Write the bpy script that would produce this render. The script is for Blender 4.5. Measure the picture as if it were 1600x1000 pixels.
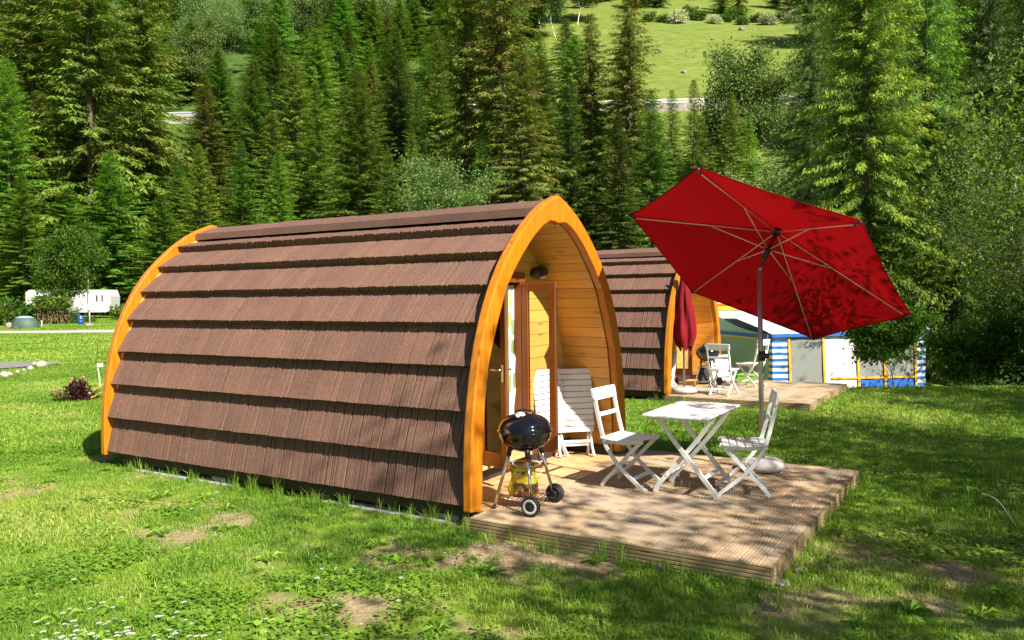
import bpy, bmesh, math, random
import numpy as np
from mathutils import Vector, Matrix

for o in list(bpy.data.objects):
    bpy.data.objects.remove(o)
S = bpy.context.scene
C = S.collection
R = math.radians

# ------------------------------------------------------------------ camera, sky, sun, exposure
FPX, PITCH, ROLL, CAMH = 1266.6, 0.0284, -0.0113, 1.75      # focal length in pixels of a 1600 px wide frame
cam_d = bpy.data.cameras.new('camera')
cam_d.sensor_width = 36.0
cam_d.lens = 36.0 * FPX / 1600.0
cam_d.clip_start, cam_d.clip_end = 0.1, 2000.0
cam = bpy.data.objects.new('camera', cam_d)
C.objects.link(cam)
cam.location = (0, 0, CAMH)
cam.rotation_mode = 'QUATERNION'
cam.rotation_quaternion = (Matrix.Rotation(R(90) - PITCH, 3, 'X') @ Matrix.Rotation(ROLL, 3, 'Z')).to_quaternion()
S.camera = cam

YAW = -0.5537
EX = Vector((math.cos(YAW), math.sin(YAW), 0)); EY = Vector((-math.sin(YAW), math.cos(YAW), 0))
sun_dir = (EX * 1.10 - EY * 0.37 + Vector((0, 0, 1))).normalized()
sun_el = math.asin(sun_dir.z)
sun_rot = math.atan2(sun_dir.x, sun_dir.y)

world = bpy.data.worlds.new('World')
S.world = world
world.use_nodes = True
wn = world.node_tree.nodes
wl = world.node_tree.links
wn.clear()
sky = wn.new('ShaderNodeTexSky')
sky.sky_type = 'NISHITA'
sky.sun_disc = False
sky.sun_elevation = sun_el
sky.sun_rotation = sun_rot
sky.air_density, sky.dust_density, sky.ozone_density = 1.0, 0.6, 1.0
bg = wn.new('ShaderNodeBackground')
bg.inputs['Strength'].default_value = 0.055
wo = wn.new('ShaderNodeOutputWorld')
wl.new(sky.outputs[0], bg.inputs[0])
wl.new(bg.outputs[0], wo.inputs[0])

sun_d = bpy.data.lights.new('sun', 'SUN')
sun_d.energy = 5.0
sun_d.angle = R(0.53)
sun_d.color = (1.0, 0.94, 0.84)
sun = bpy.data.objects.new('sun', sun_d)
C.objects.link(sun)
sun.rotation_mode = 'QUATERNION'
sun.rotation_quaternion = sun_dir.to_track_quat('Z', 'Y')
sun.location = (0, 0, 60)

S.view_settings.view_transform = 'Standard'
S.view_settings.look = 'None'
S.view_settings.exposure = 1.12
S.view_settings.gamma = 1.0
S.view_settings.use_curve_mapping = False
S.cycles.max_bounces = 6
S.cycles.transparent_max_bounces = 8
S.cycles.diffuse_bounces = 2
S.cycles.use_denoising = True
S.cycles.sample_clamp_indirect = 6.0
S.cycles.caustics_reflective = False
S.cycles.caustics_refractive = False

# ------------------------------------------------------------------ helpers
rng = random.Random(11)
nrg = np.random.default_rng(5)

def hsh(ix, iy, seed):
    n = (ix.astype(np.int64) * 374761393 + iy.astype(np.int64) * 668265263 + seed * 974711) & 0xFFFFFFFF
    n = ((n ^ (n >> 13)) * 1274126177) & 0xFFFFFFFF
    n = n ^ (n >> 16)
    return (n & 0xFFFF) / 65535.0

def vnoise(x, y, seed=0):
    x = np.asarray(x, float); y = np.asarray(y, float)
    ix = np.floor(x); iy = np.floor(y)
    fx = x - ix; fy = y - iy
    fx = fx * fx * (3 - 2 * fx); fy = fy * fy * (3 - 2 * fy)
    a = hsh(ix, iy, seed); b = hsh(ix + 1, iy, seed); c = hsh(ix, iy + 1, seed); d = hsh(ix + 1, iy + 1, seed)
    return (a * (1 - fx) + b * fx) * (1 - fy) + (c * (1 - fx) + d * fx) * fy

def fbm(x, y, seed=0, oct=4):
    v = 0; a = 0.5; f = 1.0
    for k in range(oct):
        v = v + a * vnoise(np.asarray(x) * f + 17.3 * k, np.asarray(y) * f - 9.1 * k, seed + k)
        a *= 0.5; f *= 2.03
    return v / (1 - 0.5 ** oct)

def sstep(a, b, x):
    t = np.clip((np.asarray(x, float) - a) / (b - a), 0, 1)
    return t * t * (3 - 2 * t)

def terr(x, y):
    """height of the terrain"""
    x = np.asarray(x, float); y = np.asarray(y, float)
    z = 0.4 * sstep(45, 85, y)
    z = z - 1.25 * sstep(14.7, 18.6, y + 0.10 * (x - 6)) * sstep(3.0, 5.5, x) * (1 - sstep(30, 70, y))
    z = z + 0.03 * (fbm(x * 0.35, y * 0.35, 3) - 0.5) * sstep(3.0, 6, np.abs(y - 9) + np.abs(x) * 0.5)
    hill = np.interp(y, [92, 108, 149, 150.5, 157, 235, 420], [0, 7, 34.5, 36, 36.4, 78, 165])
    hill = hill + 0.015 * x * sstep(120, 150, y)
    hill = hill + 5.0 * (fbm(x * 0.02, y * 0.02, 8) - 0.5) * sstep(165, 200, y)
    return z + hill * sstep(92, 94, y)

def tz(x, y):
    return float(terr(np.array([x]), np.array([y]))[0])

def px2x(px, Y):
    return (px - 800.0) / FPX * Y

def np_mesh(name, V, F, smooth=False, attrs=None):
    """V (n,3); F list of equal-length index arrays (quads or tris)"""
    me = bpy.data.meshes.new(name)
    V = np.asarray(V, np.float32)
    if not isinstance(F, list):
        F = [F]
    F = [np.asarray(f, np.int32) for f in F if len(f)]
    nl = sum(f.size for f in F); nf = sum(len(f) for f in F)
    me.vertices.add(len(V)); me.vertices.foreach_set('co', V.ravel())
    me.loops.add(nl); me.polygons.add(nf)
    me.loops.foreach_set('vertex_index', np.concatenate([f.ravel() for f in F]))
    tot = np.concatenate([np.full(len(f), f.shape[1], np.int32) for f in F])
    st = np.concatenate([[0], np.cumsum(tot)[:-1]]).astype(np.int32)
    me.polygons.foreach_set('loop_start', st)
    try:
        me.polygons.foreach_set('loop_total', tot)
    except Exception:
        pass
    if smooth:
        me.polygons.foreach_set('use_smooth', np.ones(nf, bool))
    for k, a in (attrs or {}).items():
        at = me.attributes.new(k, 'FLOAT', 'POINT')
        at.data.foreach_set('value', np.asarray(a, np.float32))
    me.update(calc_edges=True)
    me.validate()
    return me

class MB:
    """collects boxes, bars, tubes and lathes into one mesh"""
    def __init__(s):
        s.v = []; s.f = []; s.sm = []
    def add(s, V, F, smooth=False):
        o = len(s.v)
        s.v += [tuple(p) for p in V]
        for f in F:
            s.f.append(tuple(i + o for i in f)); s.sm.append(smooth)
        return s
    def box(s, c, size, M=None, bev=0.0):
        hx, hy, hz = size[0] / 2, size[1] / 2, size[2] / 2
        if bev <= 0:
            V = [Vector((sx * hx, sy * hy, sz * hz)) for sz in (-1, 1) for sy in (-1, 1) for sx in (-1, 1)]
            F = [(0, 2, 3, 1), (4, 5, 7, 6), (0, 1, 5, 4), (2, 6, 7, 3), (0, 4, 6, 2), (1, 3, 7, 5)]
        else:
            b = min(bev, hx * .9, hy * .9, hz * .9)
            bm = bmesh.new()
            bmesh.ops.create_cube(bm, size=1)
            for v in bm.verts:
                v.co = Vector((v.co.x * size[0], v.co.y * size[1], v.co.z * size[2]))
            bmesh.ops.bevel(bm, geom=bm.edges[:], offset=b, segments=1, affect='EDGES', profile=0.5)
            bm.verts.index_update()
            V = [v.co.copy() for v in bm.verts]; F = [tuple(v.index for v in f.verts) for f in bm.faces]
            bm.free()
        c = Vector(c)
        V = [(M @ v if M else v) + c for v in V]
        return s.add(V, F)
    def bar(s, pts, w, t, side=(0, 1, 0), smooth=False):
        """rectangular bar swept along pts; w = width along side, t = thickness across"""
        pts = [Vector(p) for p in pts]; side = Vector(side).normalized()
        V = []; n = len(pts)
        for i, p in enumerate(pts):
            d = (pts[min(i + 1, n - 1)] - pts[max(i - 1, 0)]).normalized()
            nrm = side.cross(d).normalized()
            sd = d.cross(nrm).normalized()
            ww = w[i] if isinstance(w, (list, tuple)) else w
            for a, b in ((-1, -1), (1, -1), (1, 1), (-1, 1)):
                V.append(p + sd * (a * ww / 2) + nrm * (b * t / 2))
        F = []
        for i in range(n - 1):
            for k in range(4):
                a = i * 4 + k; b = i * 4 + (k + 1) % 4
                F.append((a, b, b + 4, a + 4))
        F.append((3, 2, 1, 0)); F.append(tuple(range((n - 1) * 4, n * 4)))
        return s.add(V, F, smooth)
    def tube(s, pts, r, n=8, caps=True, smooth=True):
        pts = [Vector(p) for p in pts]; V = []; m = len(pts)
        up = Vector((0.123, 0.2, 0.97)).normalized()
        for i, p in enumerate(pts):
            d = (pts[min(i + 1, m - 1)] - pts[max(i - 1, 0)]).normalized()
            a = d.cross(up)
            if a.length < 1e-3:
                a = d.cross(Vector((1, 0, 0)))
            a.normalize(); b = d.cross(a)
            rr = r[i] if isinstance(r, (list, tuple)) else r
            for k in range(n):
                t = 2 * math.pi * k / n
                V.append(p + (a * math.cos(t) + b * math.sin(t)) * rr)
        F = []
        for i in range(m - 1):
            for k in range(n):
                a = i * n + k; b = i * n + (k + 1) % n
                F.append((a, a + n, b + n, b))
        s.add(V, F, smooth)
        if caps:
            o = len(s.v) - len(V)
            s.f.append(tuple(o + k for k in range(n))); s.sm.append(False)
            s.f.append(tuple(o + (m - 1) * n + k for k in reversed(range(n)))); s.sm.append(False)
        return s
    def lathe(s, prof, c=(0, 0, 0), n=24, M=None, smooth=True):
        """prof: list of (r, z)"""
        V = []; c = Vector(c)
        for r, z in prof:
            for k in range(n):
                t = 2 * math.pi * k / n
                p = Vector((r * math.cos(t), r * math.sin(t), z))
                V.append((M @ p if M else p) + c)
        F = []
        for i in range(len(prof) - 1):
            for k in range(n):
                a = i * n + k; b = i * n + (k + 1) % n
                F.append((a, b, b + n, a + n))
        F.append(tuple(reversed(range(n)))); F.append(tuple((len(prof) - 1) * n + k for k in range(n)))
        return s.add(V, F, smooth)
    def poly(s, pts):
        return s.add(pts, [tuple(range(len(pts)))])
    def prism(s, pts, vec):
        """planar polygon extruded by vec"""
        pts = [Vector(p) for p in pts]; vec = Vector(vec); n = len(pts)
        V = pts + [p + vec for p in pts]
        F = [tuple(reversed(range(n))), tuple(range(n, 2 * n))]
        for k in range(n):
            F.append((k, (k + 1) % n, n + (k + 1) % n, n + k))
        return s.add(V, F)
    def mesh(s, name):
        me = bpy.data.meshes.new(name)
        me.from_pydata([tuple(v) for v in s.v], [], s.f)
        me.polygons.foreach_set('use_smooth', s.sm)
        bm = bmesh.new(); bm.from_mesh(me)
        bmesh.ops.recalc_face_normals(bm, faces=bm.faces[:])
        bm.to_mesh(me); bm.free()
        me.update()
        return me
    def build(s, name, mat, parent=None, **tags):
        return mk(name, s.mesh(name), mat, parent, **tags)

def mk(name, me, mat, parent=None, loc=None, rot=None, **tags):
    o = bpy.data.objects.new(name, me)
    C.objects.link(o)
    if mat is not None and me is not None:
        mats = mat if isinstance(mat, (list, tuple)) else [mat]
        if not len(me.materials):
            for m in mats:
                me.materials.append(m)
    if parent:
        o.parent = parent
    if loc is not None:
        o.location = loc
    if rot is not None:
        o.rotation_euler = rot
    for k, v in tags.items():
        if v is not None:
            o[k] = v
    return o

def thing(name, label, category, loc=(0, 0, 0), rotz=0.0, group=None):
    o = bpy.data.objects.new(name, None)
    C.objects.link(o)
    o.empty_display_size = 0.2
    o.location = loc
    o.rotation_euler = (0, 0, rotz)
    o['label'] = label; o['category'] = category
    if group:
        o['group'] = group
    return o

def copy_tree(o, parent=None):
    c = o.copy(); C.objects.link(c)
    c.parent = parent
    for ch in list(o.children):
        copy_tree(ch, c)
    return c

# ------------------------------------------------------------------ materials
def nmat(name):
    m = bpy.data.materials.new(name); m.use_nodes = True
    nt = m.node_tree
    b = nt.nodes['Principled BSDF']
    return m, nt, b

def ramp(nt, fac, stops):
    r = nt.nodes.new('ShaderNodeValToRGB')
    els = r.color_ramp.elements
    while len(els) < len(stops):
        els.new(0.5)
    for e, (p, c) in zip(els, stops):
        e.position = p; e.color = (*c, 1)
    nt.links.new(fac, r.inputs[0])
    return r.outputs[0]

def noise(nt, scale, detail=3, rough=0.55, vec=None, dist=0.0):
    n = nt.nodes.new('ShaderNodeTexNoise')
    n.inputs['Scale'].default_value = scale; n.inputs['Detail'].default_value = detail
    n.inputs['Roughness'].default_value = rough; n.inputs['Distortion'].default_value = dist
    if vec is not None:
        nt.links.new(vec, n.inputs['Vector'])
    return n.outputs[0]

def coords(nt, kind='Object', scale=(1, 1, 1), rot=(0, 0, 0)):
    t = nt.nodes.new('ShaderNodeTexCoord'); m = nt.nodes.new('ShaderNodeMapping')
    m.inputs['Scale'].default_value = scale; m.inputs['Rotation'].default_value = rot
    nt.links.new(t.outputs[kind], m.inputs[0])
    return m.outputs[0]

def mixc(nt, fac, a, b, mode='MIX'):
    m = nt.nodes.new('ShaderNodeMix'); m.data_type = 'RGBA'; m.blend_type = mode
    for sock, v in ((m.inputs[0], fac), (m.inputs[6], a), (m.inputs[7], b)):
        if isinstance(v, (int, float)):
            sock.default_value = v
        elif isinstance(v, tuple):
            sock.default_value = (*v, 1)
        else:
            nt.links.new(v, sock)
    return m.outputs[2]

def math_(nt, op, a, b=0.0, clamp=False):
    m = nt.nodes.new('ShaderNodeMath'); m.operation = op; m.use_clamp = clamp
    for sock, v in ((m.inputs[0], a), (m.inputs[1], b)):
        if isinstance(v, (int, float)):
            sock.default_value = v
        else:
            nt.links.new(v, sock)
    return m.outputs[0]

def bump(nt, b, height, strength=0.3, dist=0.01):
    n = nt.nodes.new('ShaderNodeBump')
    n.inputs['Strength'].default_value = strength; n.inputs['Distance'].default_value = dist
    nt.links.new(height, n.inputs['Height'])
    nt.links.new(n.outputs[0], b.inputs['Normal'])

def simple(name, col, rough=0.5, metal=0.0, var=0.15, scale=8.0, bmp=0.0, spec=0.5, objvar=0.0):
    m, nt, b = nmat(name)
    v = noise(nt, scale, 4, 0.6, coords(nt))
    lo = tuple(c * (1 - var) for c in col); hi = tuple(min(1, c * (1 + var)) for c in col)
    c = ramp(nt, v, [(0.3, lo), (0.7, hi)])
    if objvar:
        oi = nt.nodes.new('ShaderNodeObjectInfo')
        k = ramp(nt, oi.outputs['Random'], [(0, (1 - objvar,) * 3), (1, (1 + objvar,) * 3)])
        c = mixc(nt, 1.0, c, k, 'MULTIPLY')
    nt.links.new(c, b.inputs['Base Color'])
    b.inputs['Roughness'].default_value = rough; b.inputs['Metallic'].default_value = metal
    b.inputs['Specular IOR Level'].default_value = spec
    if bmp:
        bump(nt, b, noise(nt, scale * 6, 3, 0.6, coords(nt)), bmp, 0.005)
    return m

def wood(name, c1, c2, axis='X', rough=0.45, spec=0.4, objvar=0.12, knots=True, weather=None, fine=1.0, bmp=.15):
    """boards with grain along the axis of the object"""
    m, nt, b = nmat(name)
    sc = {'X': (1.2, 16, 16), 'Y': (16, 1.2, 16), 'Z': (16, 16, 1.2)}[axis]
    oi = nt.nodes.new('ShaderNodeObjectInfo')
    tc = nt.nodes.new('ShaderNodeTexCoord')
    ad = nt.nodes.new('ShaderNodeVectorMath'); ad.operation = 'ADD'
    cx = nt.nodes.new('ShaderNodeCombineXYZ')
    k = math_(nt, 'MULTIPLY', oi.outputs['Random'], 37.0)
    for i in range(3):
        nt.links.new(k, cx.inputs[i])
    nt.links.new(tc.outputs['Object'], ad.inputs[0]); nt.links.new(cx.outputs[0], ad.inputs[1])
    mp = nt.nodes.new('ShaderNodeMapping'); mp.inputs['Scale'].default_value = sc
    nt.links.new(ad.outputs[0], mp.inputs[0])
    g = noise(nt, 1.6 * fine, 5, 0.62, mp.outputs[0], 0.6)
    c = ramp(nt, g, [(0.28, c2), (0.5, tuple((a + d) / 2 for a, d in zip(c1, c2))), (0.68, c1)])
    if knots:
        mp2 = nt.nodes.new('ShaderNodeMapping'); s2 = {'X': (2.2, 9, 9), 'Y': (9, 2.2, 9), 'Z': (9, 9, 2.2)}[axis]
        mp2.inputs['Scale'].default_value = s2
        nt.links.new(ad.outputs[0], mp2.inputs[0])
        vo = nt.nodes.new('ShaderNodeTexVoronoi'); vo.inputs['Scale'].default_value = 0.9
        nt.links.new(mp2.outputs[0], vo.inputs['Vector'])
        kf = ramp(nt, vo.outputs['Distance'], [(0.05, (0.45, 0.4, 0.35)), (0.14, (1, 1, 1))])
        c = mixc(nt, 0.8, c, kf, 'MULTIPLY')
    if weather:
        wv = noise(nt, 1.1, 4, 0.6, tc.outputs['Object'])
        wf = ramp(nt, wv, [(0.42, (0, 0, 0)), (0.62, (1, 1, 1))])
        c = mixc(nt, wf, c, weather)
    kk = ramp(nt, oi.outputs['Random'], [(0, (1 - objvar,) * 3), (1, (1 + objvar * 0.6, 1 + objvar * 0.5, 1 + objvar * 0.4))])
    c = mixc(nt, 1.0, c, kk, 'MULTIPLY')
    nt.links.new(c, b.inputs['Base Color'])
    b.inputs['Roughness'].default_value = rough; b.inputs['Specular IOR Level'].default_value = spec
    bump(nt, b, g, bmp, 0.004)
    return m

def leafy(name, base, tip, rough=0.55, trans=0.35, var=0.35, hue=0.03, scale=1.5, dead=None, vary=.3):
    """foliage: 'tip' attribute runs from old growth to fresh growth"""
    m, nt, b = nmat(name)
    at = nt.nodes.new('ShaderNodeAttribute'); at.attribute_name = 'tip'
    c = mixc(nt, at.outputs['Fac'], base, tip)
    at2 = nt.nodes.new('ShaderNodeAttribute'); at2.attribute_name = 'rnd'
    k = ramp(nt, at2.outputs['Fac'], [(0, (1 - var,) * 3), (1, (1 + var,) * 3)])
    c = mixc(nt, 1.0, c, k, 'MULTIPLY')
    if dead:
        nz = noise(nt, scale, 3, 0.6, coords(nt))
        c = mixc(nt, math_(nt, 'MULTIPLY', ramp(nt, nz, [(0.42, (0, 0, 0)), (0.62, (1, 1, 1))]), 0.85), c, dead)
    oi = nt.nodes.new('ShaderNodeObjectInfo')
    hs = nt.nodes.new('ShaderNodeHueSaturation')
    h = nt.nodes.new('ShaderNodeMapRange'); h.inputs['To Min'].default_value = 0.5 - hue; h.inputs['To Max'].default_value = 0.5 + hue
    nt.links.new(oi.outputs['Random'], h.inputs[0]); nt.links.new(h.outputs[0], hs.inputs['Hue'])
    vv = nt.nodes.new('ShaderNodeMapRange'); vv.inputs['To Min'].default_value = 1 - vary; vv.inputs['To Max'].default_value = 1 + vary
    r2 = math_(nt, 'FRACT', math_(nt, 'MULTIPLY', oi.outputs['Random'], 7.31))
    nt.links.new(r2, vv.inputs[0]); nt.links.new(vv.outputs[0], hs.inputs['Value'])
    nt.links.new(c, hs.inputs['Color'])
    col = hs.outputs[0]
    nt.links.new(col, b.inputs['Base Color'])
    b.inputs['Roughness'].default_value = rough; b.inputs['Specular IOR Level'].default_value = 0.25
    tr = nt.nodes.new('ShaderNodeBsdfTranslucent'); mx = nt.nodes.new('ShaderNodeMixShader')
    tcol = mixc(nt, 1.0, col, (1.25, 1.2, 0.5), 'MULTIPLY')
    nt.links.new(tcol, tr.inputs['Color'])
    mx.inputs[0].default_value = trans
    out = nt.nodes['Material Output']
    nt.links.new(b.outputs[0], mx.inputs[1]); nt.links.new(tr.outputs[0], mx.inputs[2]); nt.links.new(mx.outputs[0], out.inputs[0])
    return m

def glass(name, tint=(0.9, 0.95, 0.95), refl=0.12):
    m, nt, b = nmat(name)
    nt.nodes.remove(b)
    t = nt.nodes.new('ShaderNodeBsdfTransparent'); t.inputs[0].default_value = (*tint, 1)
    g = nt.nodes.new('ShaderNodeBsdfGlossy'); g.inputs['Roughness'].default_value = 0.02
    f = nt.nodes.new('ShaderNodeFresnel'); f.inputs['IOR'].default_value = 1.5
    mx = nt.nodes.new('ShaderNodeMixShader')
    nt.links.new(f.outputs[0], mx.inputs[0])
    nt.links.new(t.outputs[0], mx.inputs[1]); nt.links.new(g.outputs[0], mx.inputs[2])
    nt.links.new(mx.outputs[0], nt.nodes['Material Output'].inputs[0])
    return m

# ------------------------------------------------------------------ terrain
POD = Vector((0.4014, 7.2665, 0))
POD2 = Vector((3.26, 14.44, 0))
DZ = 0.113                      # deck top
def to_local(x, y, P=POD):
    dx = np.asarray(x) - P.x; dy = np.asarray(y) - P.y
    return dx * EX.x + dy * EX.y, dx * EY.x + dy * EY.y
def W(lx, ly, z=0.0, P=POD):
    return P + EX * lx + EY * ly + Vector((0, 0, z))

BARE = [(-1.6, 5.35, .75, .5, .8), (-.75, 5.2, .8, .42, 1.0), (.25, 5.35, .6, .35, .9), (-.2, 5.6, .8, .3, .9), (.75, 5.0, .7, .35, .8), (2.1, 5.3, .6, .4, .7),
        (-3.9, 7.6, 1.0, .5, .55), (-2.6, 6.2, .7, .35, .7), (-2.2, 5.0, .45, .25, .7), (3.1, 6.0, .9, .5, .7), (2.9, 5.0, .8, .4, .7), (-4.6, 9.0, 1.5, .35, .5),
        (1.6, 4.6, .9, .4, .6), (3.4, 8.2, .5, .6, .5), (1.5, 9.6, .8, .4, .6), (-1.0, 4.7, .35, .2, .7), (-6.5, 12.2, 2.5, .4, .45)]
def bare(x, y):
    x = np.asarray(x, float); y = np.asarray(y, float)
    m = np.zeros_like(x)
    for cx, cy, rx, ry, a in BARE:
        m = np.maximum(m, a * np.exp(-(((x - cx) / rx) ** 2 + ((y - cy) / ry) ** 2)))
    n = fbm(x * 2.2, y * 2.6, 21, 4)
    big = fbm(x * 0.45, y * 0.6, 31, 3)
    return np.clip((m * 0.6 + (n - 0.5) * 2.0 + (big - 0.5) * 0.6) - 0.20, 0, 0.85)

def axis(lo, hi, step, far_lo, far_hi, g=1.16):
    a = list(np.arange(lo, hi + 1e-6, step)); s = step; v = a[-1]
    while v < far_hi:
        s *= g; v += min(s, 9.0); a.append(v)
    s = step; v = a[0]; b = []
    while v > far_lo:
        s *= g; v -= min(s, 9.0); b.append(v)
    return np.array(b[::-1] + a)
gx = axis(-7.0, 7.5, 0.09, -330, 330); gy = axis(3.2, 16.0, 0.09, -45, 430)
GX, GY = np.meshgrid(gx, gy)
fx, fy = GX.ravel(), GY.ravel()
near = sstep(60, 25, fy) * sstep(40, 15, np.abs(fx))
bz = bare(fx, fy) * sstep(45, 18, fy)
fz = terr(fx, fy) + near * 0.03 * (fbm(fx * 1.7, fy * 1.7, 5, 4) - 0.5) - 0.012 * bz
pxc = 800 + fx / np.maximum(fy, 1) * FPX
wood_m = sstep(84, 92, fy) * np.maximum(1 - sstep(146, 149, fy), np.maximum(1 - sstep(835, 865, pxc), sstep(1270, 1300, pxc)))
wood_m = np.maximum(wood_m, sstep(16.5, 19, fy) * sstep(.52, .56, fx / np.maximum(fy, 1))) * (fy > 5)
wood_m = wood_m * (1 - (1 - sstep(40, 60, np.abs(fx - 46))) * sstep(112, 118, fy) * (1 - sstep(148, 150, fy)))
nx_, ny_ = len(gx), len(gy)
idx = np.arange(nx_ * ny_).reshape(ny_, nx_)
quads = np.stack([idx[:-1, :-1], idx[:-1, 1:], idx[1:, 1:], idx[1:, :-1]], -1).reshape(-1, 4)

def ground_mat():
    m, nt, b = nmat('ground_turf')
    co = coords(nt)
    at = nt.nodes.new('ShaderNodeAttribute'); at.attribute_name = 'bare'
    n1 = noise(nt, 0.35, 5, 0.6, co); n2 = noise(nt, 3.5, 4, 0.6, co); n3 = noise(nt, 40, 3, 0.7, co)
    g1 = ramp(nt, n2, [(0.3, (0.10, 0.18, 0.018)), (0.5, (0.18, 0.255, 0.03)), (0.72, (0.28, 0.31, 0.06))])
    g2 = ramp(nt, n1, [(0.35, (0.8, 0.95, 0.75)), (0.65, (1.25, 1.12, 1.0))])
    g = mixc(nt, 1.0, g1, g2, 'MULTIPLY')
    soil = ramp(nt, n3, [(0.3, (0.20, 0.14, 0.075)), (0.55, (0.36, 0.27, 0.15)), (0.75, (0.46, 0.37, 0.22))])
    f = ramp(nt, at.outputs['Fac'], [(0.12, (0, 0, 0)), (0.5, (1, 1, 1))])
    c = mixc(nt, f, g, soil)
    # the steep pasture above the hill road is drier
    sp = nt.nodes.new('ShaderNodeSeparateXYZ'); nt.links.new(co, sp.inputs[0])
    hf = nt.nodes.new('ShaderNodeMapRange'); hf.inputs['From Min'].default_value = 96; hf.inputs['From Max'].default_value = 106
    nt.links.new(sp.outputs['Y'], hf.inputs[0])
    mco = coords(nt, scale=(0.12, 0.12, 0.3))
    mead = ramp(nt, noise(nt, 2.2, 6, 0.72, mco, 0.4), [(0.3, (0.085, 0.135, 0.018)), (0.5, (0.145, 0.19, 0.034)), (0.7, (0.22, 0.215, 0.06))])
    c = mixc(nt, hf.outputs[0], c, mead)
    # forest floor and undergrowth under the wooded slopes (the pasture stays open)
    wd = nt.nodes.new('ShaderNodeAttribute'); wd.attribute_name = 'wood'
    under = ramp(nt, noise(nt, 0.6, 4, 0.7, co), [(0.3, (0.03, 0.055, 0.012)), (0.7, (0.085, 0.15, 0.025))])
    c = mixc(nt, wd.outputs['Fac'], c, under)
    nt.links.new(c, b.inputs['Base Color'])
    b.inputs['Roughness'].default_value = 0.95; b.inputs['Specular IOR Level'].default_value = 0.1
    bump(nt, b, n3, 0.7, 0.02)
    return m
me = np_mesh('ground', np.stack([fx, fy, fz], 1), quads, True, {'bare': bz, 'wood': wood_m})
ground = mk('ground', me, ground_mat(), kind='structure')

# ------------------------------------------------------------------ grass (uncountable): tufts spread over points
def grass_mat(name, cols, trans=0.4):
    m, nt, b = nmat(name)
    at = nt.nodes.new('ShaderNodeAttribute'); at.attribute_name = 'tint'; at.attribute_type = 'INSTANCER'
    a2 = nt.nodes.new('ShaderNodeAttribute'); a2.attribute_name = 'tip'
    a3 = nt.nodes.new('ShaderNodeAttribute'); a3.attribute_name = 'rnd'
    c = ramp(nt, at.outputs['Fac'], cols)
    dry = ramp(nt, a3.outputs['Fac'], [(0.0, (0.62, 0.72, 0.7)), (0.8, (1.12, 1.1, 1.0)), (0.9, (1.25, 1.1, 1.2)), (1.0, (2.3, 1.5, 2.8))])
    c = mixc(nt, 1.0, c, dry, 'MULTIPLY')
    c = mixc(nt, math_(nt, 'MULTIPLY', a2.outputs['Fac'], 0.25), c, (0.28, 0.31, 0.055))
    nt.links.new(c, b.inputs['Base Color'])
    b.inputs['Roughness'].default_value = 0.5; b.inputs['Specular IOR Level'].default_value = 0.3
    tr = nt.nodes.new('ShaderNodeBsdfTranslucent'); mx = nt.nodes.new('ShaderNodeMixShader')
    nt.links.new(mixc(nt, 1.0, c, (1.2, 1.25, 0.5), 'MULTIPLY'), tr.inputs[0]); mx.inputs[0].default_value = trans
    nt.links.new(b.outputs[0], mx.inputs[1]); nt.links.new(tr.outputs[0], mx.inputs[2])
    nt.links.new(mx.outputs[0], nt.nodes['Material Output'].inputs[0])
    return m
GRASS_COLS = [(0.0, (0.095, 0.215, 0.020)), (0.35, (0.165, 0.335, 0.030)), (0.65, (0.265, 0.425, 0.050)), (1.0, (0.42, 0.49, 0.11))]
M_grass = grass_mat('grass_blades', GRASS_COLS)

def tuft(name, n, rad, h, w, lean, seed):
    r = np.random.default_rng(seed)
    a = r.uniform(0, 2 * np.pi, n); d = rad * np.sqrt(r.uniform(0, 1, n))
    bx, by = d * np.cos(a), d * np.sin(a)
    hh = h * r.uniform(.55, 1.25, n); ww = w * r.uniform(.7, 1.3, n)
    la = r.uniform(0, 2 * np.pi, n); ln = lean * hh * r.uniform(.2, 1.3, n)
    lx, ly = np.cos(la) * ln, np.sin(la) * ln
    fa = r.uniform(0, np.pi, n); sx, sy = np.cos(fa) * ww / 2, np.sin(fa) * ww / 2
    z0 = np.full(n, -.012)
    P = [np.stack([bx - sx, by - sy, z0], 1), np.stack([bx + sx, by + sy, z0], 1),
         np.stack([bx + lx * .35 + sx * .8, by + ly * .35 + sy * .8, hh * .6], 1), np.stack([bx + lx * .35 - sx * .8, by + ly * .35 - sy * .8, hh * .6], 1),
         np.stack([bx + lx, by + ly, hh * (1 - .25 * lean)], 1)]
    V = np.stack(P, 1).reshape(-1, 3)
    o = np.arange(n)[:, None] * 5
    rn = np.repeat(r.uniform(0, 1, n), 5); tp = np.tile([0, 0, .5, .5, 1.0], n)
    return np_mesh(name, V, [o + np.array([[0, 1, 2, 3]]), o + np.array([[3, 2, 4]])], False, {'tip': tp, 'rnd': rn})

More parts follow.
